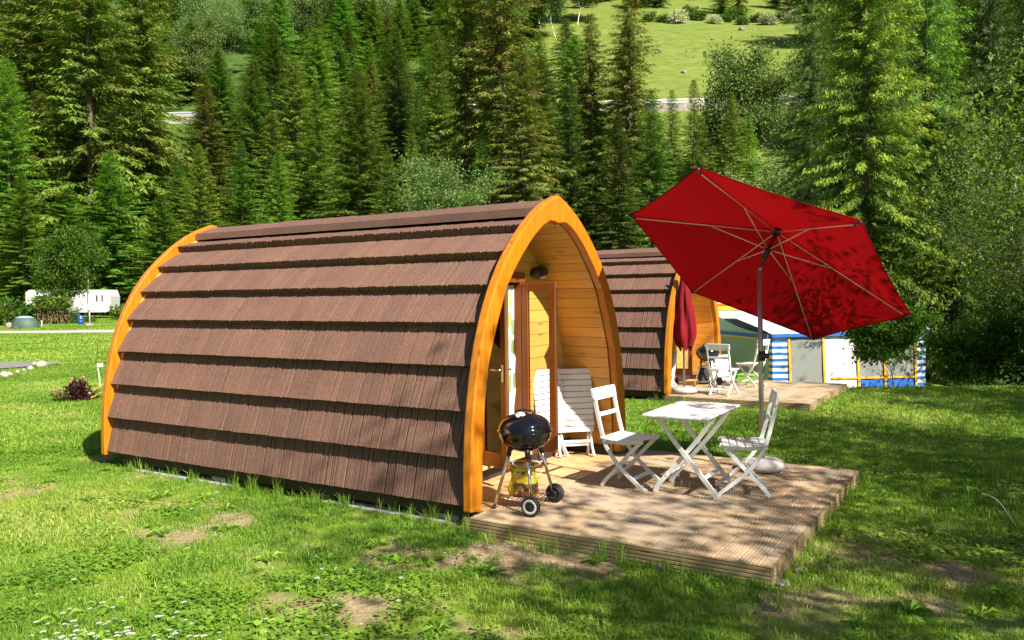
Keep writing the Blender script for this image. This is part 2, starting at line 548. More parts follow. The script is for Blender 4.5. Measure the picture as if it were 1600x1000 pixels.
def clover(name, n, rad, h, s, seed):
    """low broad-leaved turf weeds"""
    r = np.random.default_rng(seed)
    a = r.uniform(0, 2 * np.pi, n); d = rad * np.sqrt(r.uniform(0, 1, n))
    c = np.stack([d * np.cos(a), d * np.sin(a), h * r.uniform(.4, 1.2, n)], 1)
    V = []; 
    fa = r.uniform(0, 2 * np.pi, n); sz = s * r.uniform(.6, 1.3, n)
    tx, ty = r.uniform(-.4, .4, n), r.uniform(-.4, .4, n)
    for k in range(6):
        t = fa + k * np.pi / 3
        q = sz * (1.0 if k % 2 == 0 else .72)
        V.append(c + np.stack([np.cos(t) * q, np.sin(t) * q, np.cos(t) * q * tx + np.sin(t) * q * ty], 1))
    V = np.stack(V, 1).reshape(-1, 3); o = np.arange(n)[:, None] * 6
    return np_mesh(name, V, [o + np.array([[0, 1, 2, 3]]), o + np.array([[0, 3, 4, 5]])], False, {'tip': np.repeat(r.uniform(0, .6, n), 6), 'rnd': np.repeat(r.uniform(0, .8, n), 6)})

def proto_collection(name, meshes, mat):
    col = bpy.data.collections.new(name)
    for me in meshes:
        me.materials.append(mat)
        o = bpy.data.objects.new(me.name, me)
        col.objects.link(o)
    return col

def scatter(name, pts, scl, tint, pick, col, label, kind='stuff', tilt=0.0):
    n = len(pts)
    me = bpy.data.meshes.new(name)
    me.vertices.add(n); me.vertices.foreach_set('co', np.asarray(pts, np.float32).ravel())
    for k, a, t in (('scl', scl, 'FLOAT'), ('tint', tint, 'FLOAT'), ('spin', nrg.uniform(0, 6.283, n), 'FLOAT'), ('pick', pick, 'INT')):
        at = me.attributes.new(k, t, 'POINT')
        at.data.foreach_set('value', np.asarray(a, np.float32 if t == 'FLOAT' else np.int32))
    o = mk(name, me, None)
    o['kind'] = kind; o['label'] = label
    ng = bpy.data.node_groups.new(name + '_nodes', 'GeometryNodeTree')
    ng.interface.new_socket('Geometry', in_out='INPUT', socket_type='NodeSocketGeometry')
    ng.interface.new_socket('Geometry', in_out='OUTPUT', socket_type='NodeSocketGeometry')
    N = ng.nodes; Lk = ng.links
    gi = N.new('NodeGroupInput'); go = N.new('NodeGroupOutput')
    ci = N.new('GeometryNodeCollectionInfo'); ci.inputs['Collection'].default_value = col
    ci.inputs['Separate Children'].default_value = True; ci.inputs['Reset Children'].default_value = True
    iop = N.new('GeometryNodeInstanceOnPoints'); iop.inputs['Pick Instance'].default_value = True
    def attr(nm, t):
        a = N.new('GeometryNodeInputNamedAttribute'); a.data_type = t; a.inputs['Name'].default_value = nm
        return a.outputs['Attribute']
    cx = N.new('ShaderNodeCombineXYZ'); Lk.new(attr('spin', 'FLOAT'), cx.inputs[2])
    Lk.new(gi.outputs[0], iop.inputs['Points']); Lk.new(ci.outputs[0], iop.inputs['Instance'])
    Lk.new(attr('pick', 'INT'), iop.inputs['Instance Index'])
    e2r = N.new('FunctionNodeEulerToRotation'); Lk.new(cx.outputs[0], e2r.inputs[0]); Lk.new(e2r.outputs[0], iop.inputs['Rotation'])
    Lk.new(attr('scl', 'FLOAT'), iop.inputs['Scale'])
    Lk.new(iop.outputs[0], go.inputs[0])
    md = o.modifiers.new('scatter', 'NODES'); md.node_group = ng
    return o

def blocked(x, y):
    """inside a pod or a deck, on the road or on the gravel pitch"""
    out = np.zeros(len(x), bool)
    for P in (POD, POD2):
        lx, ly = to_local(x, y, P)
        out |= (lx > -4.62) & (lx < 0.05) & (np.abs(ly) < 1.36)
        out |= (lx > -.05) & (lx < 2.29) & (ly > -1.51) & (ly < 1.66)
    out |= (y > 45.3) & (y < 49.3)
    out |= (((x + 15.2) / 2.55) ** 2 + ((y - 22.2) / 1.75) ** 2 < 1)
    return out

def lawn_points(y0, y1, dens, thin=0.9, wide=0.68):
    # a wedge that opens a couple of metres behind the viewpoint, so the turf goes on past the picture edges
    q = 2.6; n = int(dens * (y1 - y0) * (y1 + y0 + 2 * q) * wide)
    y = np.sqrt(nrg.uniform((y0 + q) ** 2, (y1 + q) ** 2, n)) - q; x = nrg.uniform(-wide, wide, n) * (y + q)
    x = x + nrg.normal(0, .02, n)
    k = ~blocked(x, y)
    x, y = x[k], y[k]
    bb = bare(x, y) * sstep(45, 18, y)
    k = nrg.uniform(0, 1, len(x)) > bb * 1.6 * thin
    x, y, bb = x[k], y[k], bb[k]
    z = terr(x, y) + (sstep(60, 25, y) * sstep(40, 15, np.abs(x))) * 0.03 * (fbm(x * 1.7, y * 1.7, 5, 4) - 0.5)
    t = 0.52 + 1.3 * (fbm(x * .5, y * .7, 44, 4) - .5) + .55 * (fbm(x * 3, y * 3, 46, 2) - .5) + .25 * bb
    return np.stack([x, y, z], 1), np.clip(t, 0, 1), bb

near_col = proto_collection('grass_near', [tuft('tuft_a', 75, .13, .034, .0042, 1.0, 1), tuft('tuft_b', 65, .13, .046, .0045, .9, 2), tuft('tuft_c', 80, .13, .026, .004, 1.2, 3),
                                           clover('tuft_d', 42, .12, .03, .012, 4), clover('tuft_e', 30, .12, .022, .017, 9)], M_grass)
pts, t, bb = lawn_points(2.4, 9.5, 115, 0.85)
clv = fbm(pts[:, 0] * 1.1, pts[:, 1] * 1.3, 61, 3)
isclv = (clv > .56) & (nrg.uniform(0, 1, len(pts)) < .65)
pick = np.where(isclv, nrg.integers(3, 5, len(pts)), nrg.integers(0, 3, len(pts)))
scl = nrg.uniform(.7, 1.25, len(pts)) * (1 - .45 * bb) * (0.75 + .6 * fbm(pts[:, 0] * .8, pts[:, 1] * .8, 71, 3))
scatter('grass', pts, scl, np.clip(t + .06 * isclv, 0, 1), pick, near_col, 'short mown lawn grass with clover around the pod')
mid_col = proto_collection('grass_mid', [tuft('tuft_f', 80, .26, .055, .009, .9, 11), tuft('tuft_g', 70, .26, .045, .010, 1.0, 12)], M_grass)
pts, t, bb = lawn_points(9.5, 22, 34, 0.8)
scatter('grass', pts, nrg.uniform(.7, 1.2, len(pts)) * (1 - .4 * bb), t, nrg.integers(0, 2, len(pts)), mid_col, 'lawn grass on the open field beyond the pod')
far_col = proto_collection('grass_far', [tuft('tuft_h', 90, .9, .07, .035, 1.0, 13)], M_grass)
pts, t, bb = lawn_points(22, 75, 2.4, 0.5)
k = pts[:, 0] < 5
scatter('grass', pts[k], nrg.uniform(.6, 1.1, k.sum()), t[k], np.zeros(k.sum(), int), far_col, 'distant lawn grass by the gravel track')

# long unmown grass along the pod base and the deck edges
long_col = proto_collection('grass_long', [tuft('tuft_k', 16, .06, .20, .006, .45, 21), tuft('tuft_l', 12, .05, .28, .006, .4, 22), tuft('tuft_m', 22, .08, .12, .006, .7, 23)], M_grass)
lp = []
for P in (POD, POD2):
    for k in range(190 if P is POD else 70):
        u = rng.random()
        if u < .45:
            lx = rng.uniform(-4.5, .1); ly = -1.34 - abs(rng.gauss(0, .10)); s = 1.0
            if rng.random() < .55: lx = rng.choice([-4.3, -4.1, -3.3, -2.5, -2.2, -.25, -.6, -1.4]) + rng.gauss(0, .16)
        elif u < .75:
            lx = rng.uniform(0.05, 2.3); ly = -1.53 - abs(rng.gauss(0, .06)); s = .75
        else:
            lx = 2.31 + abs(rng.gauss(0, .06)); ly = rng.uniform(-1.5, 1.65); s = .8
        p = W(lx, ly, 0, P); lp.append((p.x, p.y, tz(p.x, p.y), s * rng.uniform(.3, .9)))
for k in range(110):          # odd tall tufts in the shaded lawn
    y = rng.uniform(4.2, 12); x = rng.uniform(.15, .66) * y
    if not blocked(np.array([x]), np.array([y]))[0]:
        lp.append((x, y, tz(x, y), rng.uniform(.35, .8)))
for k in range(40):
    y = rng.uniform(4.2, 8); x = rng.uniform(-.6, .2) * y
    if not blocked(np.array([x]), np.array([y]))[0]:
        lp.append((x, y, tz(x, y), rng.uniform(.25, .45)))
lp = np.array(lp)
scatter('grass', lp[:, :3], lp[:, 3], nrg.uniform(.2, .65, len(lp)), nrg.integers(0, 3, len(lp)), long_col, 'tall unmown grass tufts along pod base and deck')

# daisies at the near corner of the lawn
def daisy():
    mb = MB()
    V = []
    for k in range(12):
        t = 2 * math.pi * k / 12; t2 = t + .24
        mb.add([(.003 * math.cos(t) + .004, .003 * math.sin(t), .05), (.013 * math.cos(t) + .004, .013 * math.sin(t), .053), (.013 * math.cos(t2) + .004, .013 * math.sin(t2), .053)], [(0, 1, 2)])
    return mb.mesh('daisy_head')
M_white_petal = simple('white_petal', (.82, .82, .78), .6, var=.03)
dcol = proto_collection('daisies', [daisy()], M_white_petal)
dp = []
for k in range(70):
    y = 4.05 + abs(rng.gauss(0, .22)); x = -.62 * y + abs(rng.gauss(0, .55)) + rng.uniform(0, .25)
    dp.append((x, y, tz(x, y) - .022))
for k in range(25):
    y = rng.uniform(4.1, 8); x = rng.uniform(-.6, .0) * y
    dp.append((x, y, tz(x, y) - .022))
for k in range(55):
    y = rng.uniform(10.5, 14.2); x = rng.uniform(.42, .62) * y
    dp.append((x, y, tz(x, y) - .022))
dp = np.array(dp)
scatter('daisies', dp, nrg.uniform(.8, 1.3, len(dp)), np.zeros(len(dp)), np.zeros(len(dp), int), dcol, 'small white daisies scattered in the lawn')

# dandelion and plantain rosettes
def rosette(seed):
    r = random.Random(seed); mb = MB()
    for k in range(9):
        t = 2 * math.pi * k / 9 + r.uniform(-.3, .3); l = r.uniform(.05, .11); w = l * .2
        d = Vector((math.cos(t), math.sin(t), 0)); s = Vector((-d.y, d.x, 0))
        z = r.uniform(.02, .045)
        mb.add([d * .006, d * l * .5 + s * w + Vector((0, 0, z)), d * l + Vector((0, 0, z * .5)), d * l * .5 - s * w + Vector((0, 0, z))], [(0, 1, 2), (0, 2, 3)])
    me = mb.mesh('rosette%d' % seed)
    for nme, val in (('tip', .3), ('rnd', .5)):
        a = me.attributes.new(nme, 'FLOAT', 'POINT'); a.data.foreach_set('value', np.full(len(me.vertices), val, np.float32))
    return me
rcol = proto_collection('weeds', [rosette(1), rosette(2), rosette(3)], M_grass)
rp = []
for k in range(260):
    y = math.sqrt(rng.uniform(4.0 ** 2, 10 ** 2)); x = rng.uniform(-.64, .64) * y
    if not blocked(np.array([x]), np.array([y]))[0]:
        rp.append((x, y, tz(x, y)))
rp = np.array(rp)
scatter('weeds', rp, nrg.uniform(.6, 1.3, len(rp)), nrg.uniform(.2, .7, len(rp)), nrg.integers(0, 3, len(rp)), rcol, 'flat dandelion and plantain rosettes in the lawn')

# ------------------------------------------------------------------ pods
M_shingle = None
def shingle_mat():
    m, nt, b = nmat('brown_stone_coated_shake')
    oi = nt.nodes.new('ShaderNodeObjectInfo')
    co = coords(nt)
    grit = noise(nt, 170, 2, 0.75, co)
    blot = noise(nt, 3.0, 4, 0.6, co)
    c = ramp(nt, grit, [(0.28, (0.056, 0.027, 0.018)), (0.5, (0.152, 0.080, 0.056)), (0.72, (0.30, 0.178, 0.130))])
    k = ramp(nt, blot, [(0.3, (0.88, 0.88, 0.9)), (0.7, (1.1, 1.07, 1.05))])
    c = mixc(nt, 1.0, c, k, 'MULTIPLY')
    k2 = ramp(nt, oi.outputs['Random'], [(0, (0.9, 0.9, 0.92)), (1, (1.1, 1.07, 1.05))])
    c = mixc(nt, 1.0, c, k2, 'MULTIPLY')
    nt.links.new(c, b.inputs['Base Color'])
    b.inputs['Roughness'].default_value = 0.85; b.inputs['Specular IOR Level'].default_value = 0.3
    bump(nt, b, grit, 0.6, 0.006)
    return m
M_shingle = shingle_mat()
M_fascia = wood('orange_stained_fascia', (0.62, 0.215, 0.010), (0.42, 0.115, 0.005), 'Z', 0.36, 0.45, 0.06, fine=1.5)
M_lining = wood('honey_stained_board', (0.78, 0.40, 0.085), (0.66, 0.30, 0.05), 'X', 0.42, 0.4, 0.12)
M_wallboard = wood('honey_stained_wall_board', (0.80, 0.45, 0.11), (0.68, 0.34, 0.07), 'Y', 0.42, 0.4, 0.10)
M_doorwood = wood('reddish_stained_door_wood', (0.24, 0.068, 0.014), (0.16, 0.040, 0.008), 'Z', 0.30, 0.5, 0.05, False)
M_dark = simple('dark_brown_shell', (0.030, 0.020, 0.016), 0.7, var=.3)
M_skid = wood('dark_green_brown_timber', (0.075, 0.058, 0.028), (0.045, 0.034, 0.016), 'X', 0.8, 0.2, 0.1)
M_block = simple('grey_concrete', (0.34, 0.32, 0.28), 0.9, var=.2, scale=14, bmp=.4)
M_steel = simple('brushed_steel', (0.55, 0.55, 0.56), 0.28, 1.0, var=.05)
M_glass = glass('door_glass')
M_porch = wood('pale_larch_porch_board', (0.66, 0.43, 0.21), (0.55, 0.33, 0.14), 'Y', 0.6, 0.25, 0.14, bmp=.06)
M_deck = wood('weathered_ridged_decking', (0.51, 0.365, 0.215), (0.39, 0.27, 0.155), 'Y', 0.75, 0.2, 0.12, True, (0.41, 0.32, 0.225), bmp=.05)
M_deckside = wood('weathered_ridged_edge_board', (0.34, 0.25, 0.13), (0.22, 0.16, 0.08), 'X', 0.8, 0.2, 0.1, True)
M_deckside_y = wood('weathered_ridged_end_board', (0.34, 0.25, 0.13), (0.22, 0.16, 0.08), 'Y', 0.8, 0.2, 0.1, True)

OUT = [(1.430, .13), (1.43, .43), (1.405, .76), (1.365, 1.0), (1.318, 1.22), (1.25, 1.44), (1.155, 1.66), (1.045, 1.85), (.90, 2.045), (.735, 2.21), (.56, 2.36), (.38, 2.485), (.20, 2.58), (0.0, 2.655)]
INN = [(1.275, .13), (1.262, .5), (1.225, .9), (1.165, 1.22), (1.085, 1.42), (.99, 1.62), (.885, 1.83), (.70, 2.035), (.49, 2.225), (.30, 2.355), (.13, 2.42), (0.0, 2.40)]
ROWS = [(.235, 2.50), (.493, 2.360), (.752, 2.125), (.972, 1.850), (1.140, 1.552), (1.258, 1.218), (1.336, .879), (1.385, .532), (1.400, .171)]

def resample(prof, n):
    P = np.array(prof); d = np.r_[0, np.cumsum(np.hypot(*np.diff(P, axis=0).T))]
    s = np.linspace(0, d[-1], n)
    return np.stack([np.interp(s, d, P[:, 0]), np.interp(s, d, P[:, 1])], 1)

def half_width(z, prof=INN):
    P = np.array(prof)[::-1]
    return float(np.interp(z, P[:, 1][np.argsort(P[:, 1])], P[:, 0][np.argsort(P[:, 1])]))

def arch_half(mb, x0, x1, side, outer=OUT, inner=INN, n=40, gap=0.0015):
    o = resample(outer, n); i = resample(inner, n)
    V = []
    for k in range(n):
        for (y, z) in (o[k], i[k]):
            yy = side * max(y, gap)
            V += [(x0, yy, z), (x1, yy, z)]
    F = []
    for k in range(n - 1):
        a = k * 4; b = a + 4
        F += [(a, b, b + 1, a + 1), (a + 2, a + 3, b + 3, b + 2), (a, a + 2, b + 2, b), (a + 1, b + 1, b + 3, a + 3)]
    F += [(0, 1, 3, 2), ((n - 1) * 4, (n - 1) * 4 + 2, (n - 1) * 4 + 3, (n - 1) * 4 + 1)]
    mb.add(V, F)

PL = 4.70
def row_edges(i):
    """top (under the lip above) and bottom (lip) of roof row i on the +y side, and the outward normal"""
    a = np.array(ROWS[i]); b = np.array(ROWS[i + 1])
    d = (b - a) / np.linalg.norm(b - a)
    n = np.array([-d[1], d[0]])
    n = n if n[0] > 0 else -n
    return a - n * .082 - d * .05, b + n * .004, n, d

def shingle(mb, i, x0, x1, side, r):
    """one shake: a slab with a few ribs along the slope and a thick ragged lower lip"""
    t, b, n, d = row_edges(i)
    w = x1 - x0
    # cross-section: flat-topped ribs of uneven width with narrow V grooves between them
    xs = [x0 + .0035]; hs = [-.024]
    off = r.uniform(0, .005); x = x0 + .006
    while x < x1 - .010:
        pw = min(r.uniform(.016, .040), x1 - .006 - x)
        hh = off + r.uniform(0, .003)
        xs += [x, x + pw * .72]; hs += [hh + .001, hh]
        x += pw
        if x < x1 - .012:
            xs.append(x - pw * .12); hs.append(off - r.uniform(.006, .014))
    xs.append(x1 - .0035); hs.append(-.024)
    k = len(xs) - 1
    rag = r.uniform(-.002, .002); sl = r.uniform(-.003, .003)
    V = []
    for j, x in enumerate(xs):
        top = t + n * (hs[j] * .8)
        bot = b + d * (rag + r.uniform(-.002, .002)) + n * hs[j]
        und = bot - n * (.076 + hs[j]) - d * .004
        xb = x + sl
        V += [(x, side * top[0], top[1]), (xb, side * bot[0], bot[1]), (xb, side * und[0], und[1])]
    F = []
    for j in range(k):
        a = j * 3; c = a + 3
        F += [(a, a + 1, c + 1, c), (a + 1, a + 2, c + 2, c + 1)]
    F += [(0, 1, 2), (k * 3, k * 3 + 2, k * 3 + 1)]
    mb.add(V, F)

def shake_widths(r, a, b):
    x = a; out = []
    while x < b - .03:
        w = r.choice([.055, .075, .095, .11, .12, .135, .15, .17]) * r.uniform(.9, 1.1)
        if b - x - w < .045: w = b - x
        out.append((x, min(b, x + w))); x += w
    return out

def ridged_board(mb, x0, x1, y0, y1, ztop, thick, ngroove=7, depth=.005):
    """deck board along Y with grooves along Y"""
    w = x1 - x0; prof = [(x0, ztop - thick)]
    for g in range(ngroove):
        a = x0 + w * g / ngroove; p = w / ngroove
        prof += [(a + p * .06, ztop), (a + p * .56, ztop), (a + p * .62, ztop - depth), (a + p * .98, ztop - depth)]
    prof += [(x1, ztop - depth), (x1, ztop - thick)]
    n = len(prof)
    V = [(x, y0, z) for x, z in prof] + [(x, y1, z) for x, z in prof]
    F = [(k, k + 1, n + k + 1, n + k) for k in range(n - 1)] + [(n - 1, 0, n, 2 * n - 1), tuple(range(n)), tuple(reversed(range(n, 2 * n)))]
    mb.add(V, F)

def edge_board(mb, axis, a0, a1, at, out, z0, z1, ng=5, thick=.024, depth=.005):
    """ridged board on edge; axis 'X' or 'Y', outward sign out"""
    h = z1 - z0; prof = [(0, z0)]
    for g in range(ng):
        p = h / ng; z = z0 + p * g
        prof += [(thick, z + p * .08), (thick, z + p * .62), (thick - depth, z + p * .70), (thick - depth, z + p * .97)]
    prof += [(thick, z1), (0, z1)]
    n = len(prof)
    mk_ = (lambda a, q, z: (a, at + out * q, z)) if axis == 'X' else (lambda a, q, z: (at + out * q, a, z))
    V = [mk_(a0, q, z) for q, z in prof] + [mk_(a1, q, z) for q, z in prof]
    F = [(k, k + 1, n + k + 1, n + k) for k in range(n - 1)] + [(n - 1, 0, n, 2 * n - 1), tuple(range(n)), tuple(reversed(range(n, 2 * n)))]
    mb.add(V, F)

def curtain_mat():
    m, nt, b = nmat('white_curtain_with_leaf_print')
    co = coords(nt)
    v = nt.nodes.new('ShaderNodeTexVoronoi'); v.inputs['Scale'].default_value = 7.0
    nt.links.new(coords(nt, scale=(1, 1.4, .8)), v.inputs['Vector'])
    pick = ramp(nt, v.outputs['Color'], [(0.0, (.58, .58, .54)), (.30, (.09, .20, .06)), (.48, (.50, .46, .14)), (.60, (.58, .58, .54)), (.75, (.25, .13, .05)), (.84, (.55, .30, .06)), (.9, (.58, .58, .54))])
    f = ramp(nt, v.outputs['Distance'], [(.40, (1, 1, 1)), (.47, (0, 0, 0))])
    c = mixc(nt, f, (.58, .58, .54), pick)
    nt.links.new(c, b.inputs['Base Color']); b.inputs['Roughness'].default_value = .9
    return m
M_curtain = curtain_mat()
M_black = simple('black_plastic', (.018, .018, .02), .4, var=.1)
M_lens = simple('milky_lamp_lens', (.65, .63, .58), .35, var=.05)

def make_pod(P, label, full, seed):
    r = random.Random(seed)
    root = thing('camping_pod', label, 'cabin', P, YAW, 'arched wooden camping pods')
    # front and rear arches, each of two glued halves meeting at the ridge
    for x0, x1 in ((-.045, .035), (-PL - .02, -PL + .05)):
        for sd in (-1, 1):
            mb = MB(); arch_half(mb, x0, x1, sd)
            o = mb.build('fascia_arch', M_fascia, root)
            bv = o.modifiers.new('bevel', 'BEVEL'); bv.width = .012; bv.segments = 2; bv.limit_method = 'ANGLE'; bv.angle_limit = R(50)
    # thin weather strip on the back edge of the front arch
    # hull under the shakes
    hull = [(1.318, .17), (1.302, .53), (1.254, .87), (1.178, 1.21), (1.065, 1.53), (.902, 1.815), (.685, 2.085), (.44, 2.305), (.2, 2.44), (0, 2.49)]
    hp = resample(hull, 30)
    for sd in (-1, 1):
        mb = MB(); n = len(hp)
        ip = [(max(0.0, y - .006), z - .004) for y, z in hp]
        V = []
        for k in range(n):
            for (y, z) in (hp[k], ip[k]):
                V += [(-PL + .045, sd * y, z), (-.045, sd * y, z)]
        F = []
        for k in range(n - 1):
            a = k * 4; b = a + 4
            F += [(a, b, b + 1, a + 1), (a + 2, a + 3, b + 3, b + 2), (a, a + 2, b + 2, b), (a + 1, b + 1, b + 3, a + 3)]
        F += [(0, 1, 3, 2)]
        mb.add(V, F); mb.build('roof_shell', M_dark, root)
    # shakes: near side one by one, far side joined
    xa, xb = -PL + .055, -.05
    rest = MB()
    for i in range(8):
        ws = shake_widths(r, xa, xb)
        for a, b in ws:
            if full and i > 0:
                mb = MB(); shingle(mb, i, a, b, -1, r); mb.build('shingle', M_shingle, root)
            else:
                shingle(rest, i, a, b, -1, r)
        for a, b in shake_widths(r, xa, xb):
            shingle(rest, i, a, b, 1, r)
    rest.build('roof_shingles', M_shingle, root, kind='stuff', label='brown shakes of the far roof slope and the rows by the ridge')
    # ridge cap in four lengths
    for k in range(4):
        xk0 = xa + (xb - xa) * k / 4; xk1 = xa + (xb - xa) * (k + 1) / 4
        lift = .004 * (k % 2)
        mb = MB()
        prof = [(-.262, 2.455), (-.255, 2.525 + lift), (0, 2.615 + lift), (.255, 2.525 + lift), (.262, 2.455), (.235, 2.46), (0, 2.56), (-.235, 2.46)]
        mb.prism([(xk0 + .002, y, z) for y, z in prof], (xk1 - xk0 - .004, 0, 0))
        mb.build('ridge_cap', M_shingle, root)
    # lining boards of the porch arch
    ip = resample(INN[:-1] + [(0.0, 2.43)], 27)
    BW = -.56
    for sd in (-1, 1):
        for k in range(26):
            (ya, za), (yb, zb) = ip[k], ip[k + 1]
            ya -= .014; yb -= .014
            e = np.array([yb - ya, zb - za]); e /= np.linalg.norm(e); nn = np.array([e[1], -e[0]])
            if nn[0] < 0: nn = -nn
            p0 = np.array([ya, za]) + e * .0022; p1 = np.array([yb, zb]) - e * .0022
            q0, q1 = p0 + nn * .018, p1 + nn * .018
            mb = MB()
            mb.prism([(BW + .002, sd * y, z) for y, z in (p0, p1, q1, q0)], (-.05 - BW, 0, 0))
            mb.build('lining_board', M_lining, root)
        mb = MB()       # backing behind the board joints
        n = len(ip); V = []
        for y, z in ip:
            V += [(BW, sd * (y + .006), z + .004), (-.05, sd * (y + .006), z + .004)]
        mb.add(V, [(2 * k, 2 * k + 1, 2 * k + 3, 2 * k + 2) for k in range(n - 1)])
        mb.build('lining_backing', M_dark, root)
    # front wall of boards with the door opening
    dy0, dy1, dz1 = -.53, .30, 1.93
    z = .20; bh = .118
    while z < 2.42:
        z1 = min(z + bh - .004, 2.42)
        wa, wb = half_width(z) - .0, half_width(z1) - .0
        spans = [(-1, 1)] if z >= dz1 else [(-1, 0), (0, 1)]
        for s0, s1 in spans:
            ya = (-wa, -wb) if s0 == -1 else (dy1, dy1)
            yb = (wa, wb) if s1 == 1 else (dy0, dy0)
            if yb[0] - ya[0] < .02: continue
            zc = z if z >= dz1 or z1 < dz1 else z
            mb = MB()
            mb.prism([(BW - .02, ya[0], z), (BW - .02, yb[0], z), (BW - .02, yb[1], z1), (BW - .02, ya[1], z1)], (.02, 0, 0))
            mb.build('wall_board', M_wallboard, root)
        z += bh
    for pts in ([(-1.22, .2), (dy0, .2), (dy0, 1.93), (-.82, 1.93), (-1.16, 1.2)], [(dy1, .2), (1.22, .2), (1.16, 1.2), (.82, 1.93), (dy1, 1.93)], [(-.80, 1.93), (.80, 1.93), (.5, 2.22), (0, 2.44), (-.5, 2.22)]):
        mb = MB(); mb.prism([(BW - .04, y, z) for y, z in pts], (.016, 0, 0)); mb.build('wall_backing', M_dark, root)
    # door frame, sill, two leaves swung out
    mb = MB()
    for y in (dy0 + .035, dy1 - .035):
        mb.box((BW + .0, y, 1.08), (.09, .07, 1.62), bev=.004)
    mb.box((BW + .0, (dy0 + dy1) / 2, 1.935), (.10, dy1 - dy0 + .02, .10), bev=.004)
    mb.build('door_frame', M_doorwood, root)
    mb = MB(); mb.box((BW + .055, -.115, .262), (.19, 1.0, .03), bev=.004); mb.build('door_sill', M_porch, root)
    mb = MB(); mb.box((BW + .02, 0, .175), (.03, 2.5, .125)); mb.build('plinth_board', M_dark, root)
    def leaf(name_hinge, hy, ang, sgn):
        # leaf local: u along the width, built then turned about the hinge
        wdt, h0, h1, t = .365, .285, 1.88, .042
        M = Matrix.Rotation(ang, 3, 'Z'); c = Vector((BW + .05, hy, 0))
        mb = MB()
        for cx, sx, cz, sz in ((.035, .07, (h0 + h1) / 2, h1 - h0), (wdt - .035, .07, (h0 + h1) / 2, h1 - h0), (wdt / 2, wdt - .14, h0 + .06, .12), (wdt / 2, wdt - .14, h1 - .04, .08)):
            mb.box(c + M @ Vector((cx, 0, cz)), (sx, t, sz), M, bev=.004)
        lf = mb.build('door_leaf', M_doorwood, root)
        mb = MB(); mb.box(c + M @ Vector((wdt / 2, 0, (h0 + .12 + h1 - .08) / 2)), (wdt - .13, .006, h1 - h0 - .19), M)
        mb.build('pane', M_glass, lf)
        if name_hinge:
            mb = MB()
            for s in (-1, 1):
                mb.box(c + M @ Vector((wdt - .035, s * (t / 2 + .004), 1.10)), (.028, .008, .15), M, bev=.003)
                mb.tube([c + M @ Vector((wdt - .035, s * (t / 2), 1.13)), c + M @ Vector((wdt - .035, s * (t / 2 + .045), 1.13)), c + M @ Vector((wdt - .13, s * (t / 2 + .05), 1.13))], .009, 8)
            mb.build('handle', M_steel, lf)
        mb = MB(); mb.box(c + M @ Vector((wdt + .001, 0, 1.08)), (.004, .018, 1.5), M); mb.build('lock_strip', M_steel, lf)
        return lf
    leaf(True, dy0 + .05, R(-17), -1)
    leaf(False, dy1 - .05, R(1), 1)
    # curtain gathered inside the doorway
    mb = MB(); n = 26; V = []
    for k in range(n + 1):
        u = k / n; y = -.04 + .33 * u
        x = BW - .04 + .022 * math.sin(u * 34)
        for zz, pinch in ((.32, .9), (.7, .75), (1.05, .6), (1.5, .95), (1.86, 1.0)):
            yc = .125
            V.append((x, yc + (y - yc) * pinch, zz))
    F = [(k * 5 + j, k * 5 + 5 + j, k * 5 + 6 + j, k * 5 + 1 + j) for k in range(n) for j in range(4)]
    mb.add(V, F, True); mb.build('curtain', M_curtain, root)
    # porch lamp over the door
    mb = MB()
    Mx = Matrix.Rotation(R(90), 3, 'Y')
    mb.lathe([(.02, -.02), (.085, -.01), (.10, .03), (.085, .07), (.05, .09), (.01, .095)], (BW + .01, .60, 1.99), 18, Matrix.Diagonal((1, 1.35, .62)) @ Mx)
    lamp = mb.build('porch_lamp', M_black, root)
    mb = MB(); mb.lathe([(.01, -.01), (.06, 0), (.05, .03), (.01, .04)], (BW + .055, .62, 1.955), 14, Matrix.Diagonal((1, 1.3, .5)) @ Mx); mb.build('lamp_lens', M_lens, lamp)
    # small latch hook under the ridge
    mb = MB(); mb.tube([(-.005, .0, 2.405), (.0, 0, 2.36)], .008, 6); mb.build('hook', M_steel, root)
    # interior: floor and end wall keep the inside dark and closed
    mb = MB(); mb.box((-PL / 2 - .3, 0, .22), (PL - .6, 2.5, .03)); mb.build('inner_floor', M_porch, root)
    pr = resample([(1.36, .18)] + OUT[1:], 24); pts = [(-PL + .052, -max(0, y - .10), z - .05) for y, z in pr] + [(-PL + .052, max(0, y - .10), z - .05) for y, z in pr[::-1][1:]]
    mb = MB(); mb.prism(pts, (.03, 0, 0)); mb.build('rear_wall', M_wallboard, root)
    # skids and packing blocks
    for sd in (-1, 1):
        mb = MB(); mb.box((-PL / 2, sd * 1.26, .125), (PL - .15, .09, .15), bev=.004); mb.build('skid', M_skid, root)
        for k in range(4):
            mb = MB(); mb.box((-PL + .35 + k * 1.36, sd * 1.25, .02), (.20, .13, .07), bev=.006); mb.build('packing_block', M_block if k % 2 else M_deckside, root)
    mb = MB(); mb.box((-.10, 0, .03), (.06, 2.56, .10)); mb.build('skid', M_skid, root)
    return root

pod = make_pod(POD, 'near arched pod with brown shingle roof and orange fascia, grill and table in front', True, 3)
pod2 = make_pod(POD2, 'smaller-looking arched pod behind, partly hidden by the open red parasol', True, 8)
